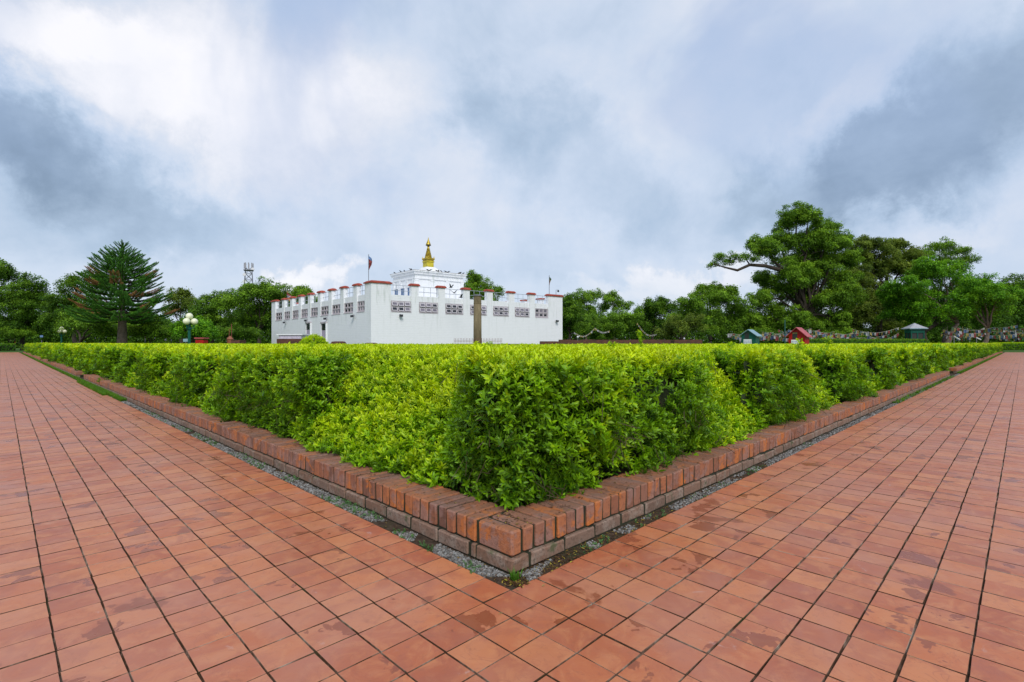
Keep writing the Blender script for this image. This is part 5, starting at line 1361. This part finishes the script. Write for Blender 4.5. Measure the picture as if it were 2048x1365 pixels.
# small far things behind the left hedge
def thing_box(name, label, cat, px, Z, parts, rz=R(-45)):
    q = W(px, Z); root = empty(name, (q.x, q.y, 0), label, cat, rz=rz)
    for nm, c, s, mat in parts: obox(root, nm, c, s, mat)
    return root
thing_box('red_kiosk', 'small red box shelter right of the green lamp post', 'kiosk', 403.5, 40, [('walls', (0, 0, .65), (.62, .6, 1.3), 'red_paint'), ('roof', (0, 0, H(676, 40)-.03), (.75, .72, .08), 'red_roof')])
thing_box('sign_board', 'pale sign board just left of the green lamp post', 'sign', 371, 38, [('board', (0, 0, H(681, 38)), (.34, .03, .22), 'tin_blue'), ('post', (0, .04, .55), (.05, .05, 1.1), 'steel_grey')])
thing_box('sign_board', 'small white sign on a post behind the left hedge', 'sign', 331, 55, [('board', (0, 0, H(677, 55)), (.20, .03, .5), 'white_paint'), ('post', (0, .04, .6), (.05, .05, 1.2), 'steel_grey')])
thing_box('sign_board', 'small blue sign in the shade below the left trees', 'sign', 83, 62, [('board', (0, 0, H(673, 62)), (.36, .03, .24), 'sign_blue'), ('post', (0, .04, .7), (.05, .05, 1.5), 'steel_grey')])
q = W(460, 52); m = MB(); m.lathe((q.x, q.y, 0), [(.28, 0), (.28, H(679, 52)-.1), (.34, H(679, 52)), (.20, H(675, 52)), (.03, H(672.5, 52))], 'orange_paint', 12); tag(m.build('shrine', off=(q.x, q.y, 0)), 'small orange domed shrine left of the temple', 'shrine')
q = W(458, 52); 
for k, (px, lab) in enumerate(((458.5, 'left one of two thin red poles rising from the orange shrine'), (463, 'right one of two thin red poles rising from the orange shrine'))):
    q = W(px, 53); m = MB(); m.tube([(q.x, q.y, 0), (q.x, q.y, H(658-10*k, 53))], .03, 'flag_red', 6); tag(m.build('red_pole', off=(q.x, q.y, 0)), lab, 'pole')
ruin(468, 486, 50, H(680, 50), 'low brick ruin beside the orange shrine')
for px, Z, py, c1, c2, lab in ((290, 56, 670, 'flag_red', 'flag_white', 'small red and white flag behind the hedge under the conifer'), (342, 54, 670, 'flag_red', 'flag_white', 'small red and white flag between the conifer and lamp post'), (30, 79, 677, 'flag_red', 'flag_orange', 'small red flag at the far left below the trees')):
    flag(px, Z, 0, H(py, Z), H(py, Z)-.02, H(py+9, Z), [c1, c2], lab, wdt=.3)
for px, Z, py, r_, lab in ((1155.5, 52, 674.5, .10, 'round white lamp globe above the ruin, nearest the temple'), (1368.5, 52, 677.5, .08, 'round white lamp globe above the ruin, nearest the green hut')):
    q = W(px, Z); m = MB(); m.tube([(q.x, q.y, 0), (q.x, q.y, H(py, Z)-r_)], .03, 'steel_grey', 6); m.lathe((q.x, q.y, H(py, Z)-r_), [(r_*math.sin(math.pi*k/8)+.002, r_*(1-math.cos(math.pi*k/8))) for k in range(9)], 'white_paint', 12); tag(m.build('garden_lamp', off=(q.x, q.y, 0)), lab, 'lamp')
for px0, py0, px1, py1, lab in ((1908, 673, 1920, 680, 'white slanted board propped behind the right hedge, nearer the booth'), (1953, 676, 1962, 680, 'white slanted board propped behind the right hedge, below the pale trunk')):
    Z = 46; a = W(px0, Z, H(py0, Z)); b2 = W(px1, Z, H(py1, Z)); m = MB(); m.tube([a, b2], .05, 'white_paint', 4); m.tube([(a.x, a.y, 0), a], .03, 'steel_grey', 4); tag(m.build('slanted_board', off=(a.x, a.y, 0)), lab, 'board')
q = W(1570, 45); m = MB(); m.lathe((q.x, q.y, 0), [(.1, 0), (.06, .4), (.05, H(640, 45))], 'green_paint_dark', 10); tag(m.build('green_post', off=(q.x, q.y, 0)), 'slim dark green post just left of the red hut', 'post')
# prayer flags
FCOL = ['flag_blue', 'flag_white', 'flag_red', 'flag_green', 'flag_yellow']
fmesh = {}
for c in FCOL:
    for k in range(3):
        m = MB(); w_ = .25; h_ = .33; cv = .05*(k-1); m.add([(-w_/2, 0, 0), (0, .02, 0), (w_/2, 0, 0), (-w_/2, cv, -h_), (0, cv+.07, -h_*.96), (w_/2, cv+.02, -h_)], [(0, 3, 4, 1), (1, 4, 5, 2)], c); fmesh[c, k] = m.mesh('flag')
nstr = 0
def string(px0, py0, px1, py1, Z0, Z1, sag, nf, where, faded=False):
    global nstr; nstr += 1; big_ = max(Z0, Z1)/54 if Z0 > 80 else 1
    a = W(px0, Z0, H(py0, Z0)); b2 = W(px1, Z1, H(py1, Z1))
    root = empty('prayer_flag_string', a, where, 'prayer flags', 'strings of prayer flags between the trees')
    pts = [a.lerp(b2, t)-Vector((0, 0, sag*math.sin(t*math.pi))) for t in np.linspace(0, 1, 13)]
    m = MB(); m.tube(pts, .012, 'cream_cloth', 3); m.build('cord', root)
    dr = (b2-a); rz = math.atan2(dr.y, dr.x)
    for k in range(nf):
        t = (k+.5)/nf; p = a.lerp(b2, t)-Vector((0, 0, sag*math.sin(t*math.pi)))
        c = FCOL[(k+nstr) % 5] if not faded else random.choice(['flag_white', 'flag_white', 'flag_yellow'])
        o = link('flag', fmesh[c, random.randrange(3)], root); o.location = p-a; o.rotation_euler = (random.uniform(-.3, .3), random.uniform(-.12, .12), rz+random.uniform(-.4, .4))
        s = random.uniform(.6, 1.1)*(.6 if faded else 1)*min(big_, 1.4); o.scale = (s, s, s)
rs = random.Random(12)
G1 = 'sagging string of coloured prayer flags under the trees left of the guard booth'
G2 = 'sagging string of coloured prayer flags under the trees right of the guard booth'
for k in range(17):
    x = rs.uniform(1400, 1740); y = rs.uniform(656, 672); Z = rs.uniform(47, 58); w_ = rs.uniform(70, 130)
    w_ = min(w_, 1798-x)
    string(x, y, x+w_, y+rs.uniform(-7, 7), Z, Z+rs.uniform(-4, 4), rs.uniform(.2, .7), int(w_/4.6), G1)
for k in range(17):
    x = rs.uniform(1862, 2010); y = rs.uniform(650, 670); w_ = rs.uniform(60, 100); Z = rs.uniform(48, 56) if x+w_ < 1985 else rs.uniform(86, 93)
    string(x, y, x+w_, y+rs.uniform(-7, 7), Z, Z+rs.uniform(-5, 5), rs.uniform(.2, .7), int(w_/4.6), G2)
def pale(px0, py0, px1, py1, Z, sag, nf, lab): 
    string(px0, py0, px1, py1, Z, Z, sag, nf, lab, True); o = [x for x in COL.objects if x.get('label') == lab][-1]; del o['group']
pale(1148, 665, 1190, 656, 66, .75, 26, 'pale flag string dipping left of its post beside the temple')
pale(1190, 656, 1219, 662, 66, .35, 18, 'pale short flag string joined right of the dipping one')
pale(1274, 646, 1314, 668, 66, .75, 26, 'pale flag string hanging steeply midway along the ruin')
# fallen yellow leaves on the paving
lm = [npmesh('fallen_leaf', v*np.array([1, 1, .6]), f, ['flag_yellow']) for v, f, a in SCRAP]
P0 = [(1006, 1226, 'curled yellow leaf on the tiles below the kerb corner'), (1084, 1174, 'yellow leaf on the first tile right of the kerb corner'), (1252, 1130, 'yellow leaf beside a damp spot right of the kerb'), (1831, 1317, 'small yellow leaf on the tiles near the lower right edge'), (1037, 1183, 'tiny yellow leaf on the tile at the kerb corner')]
for px, py, lab in P0:
    Z = F/(py-HY); p = W(px, Z, .004); o = link('fallen_leaf', random.choice(lm)); o.location = p; o.rotation_euler = (random.uniform(-.2, .2), 0, random.uniform(0, 6)); o.scale = (.022,)*3; tag(o, lab, 'leaf')
print('trees', NTREE, 'objects', len(COL.objects))
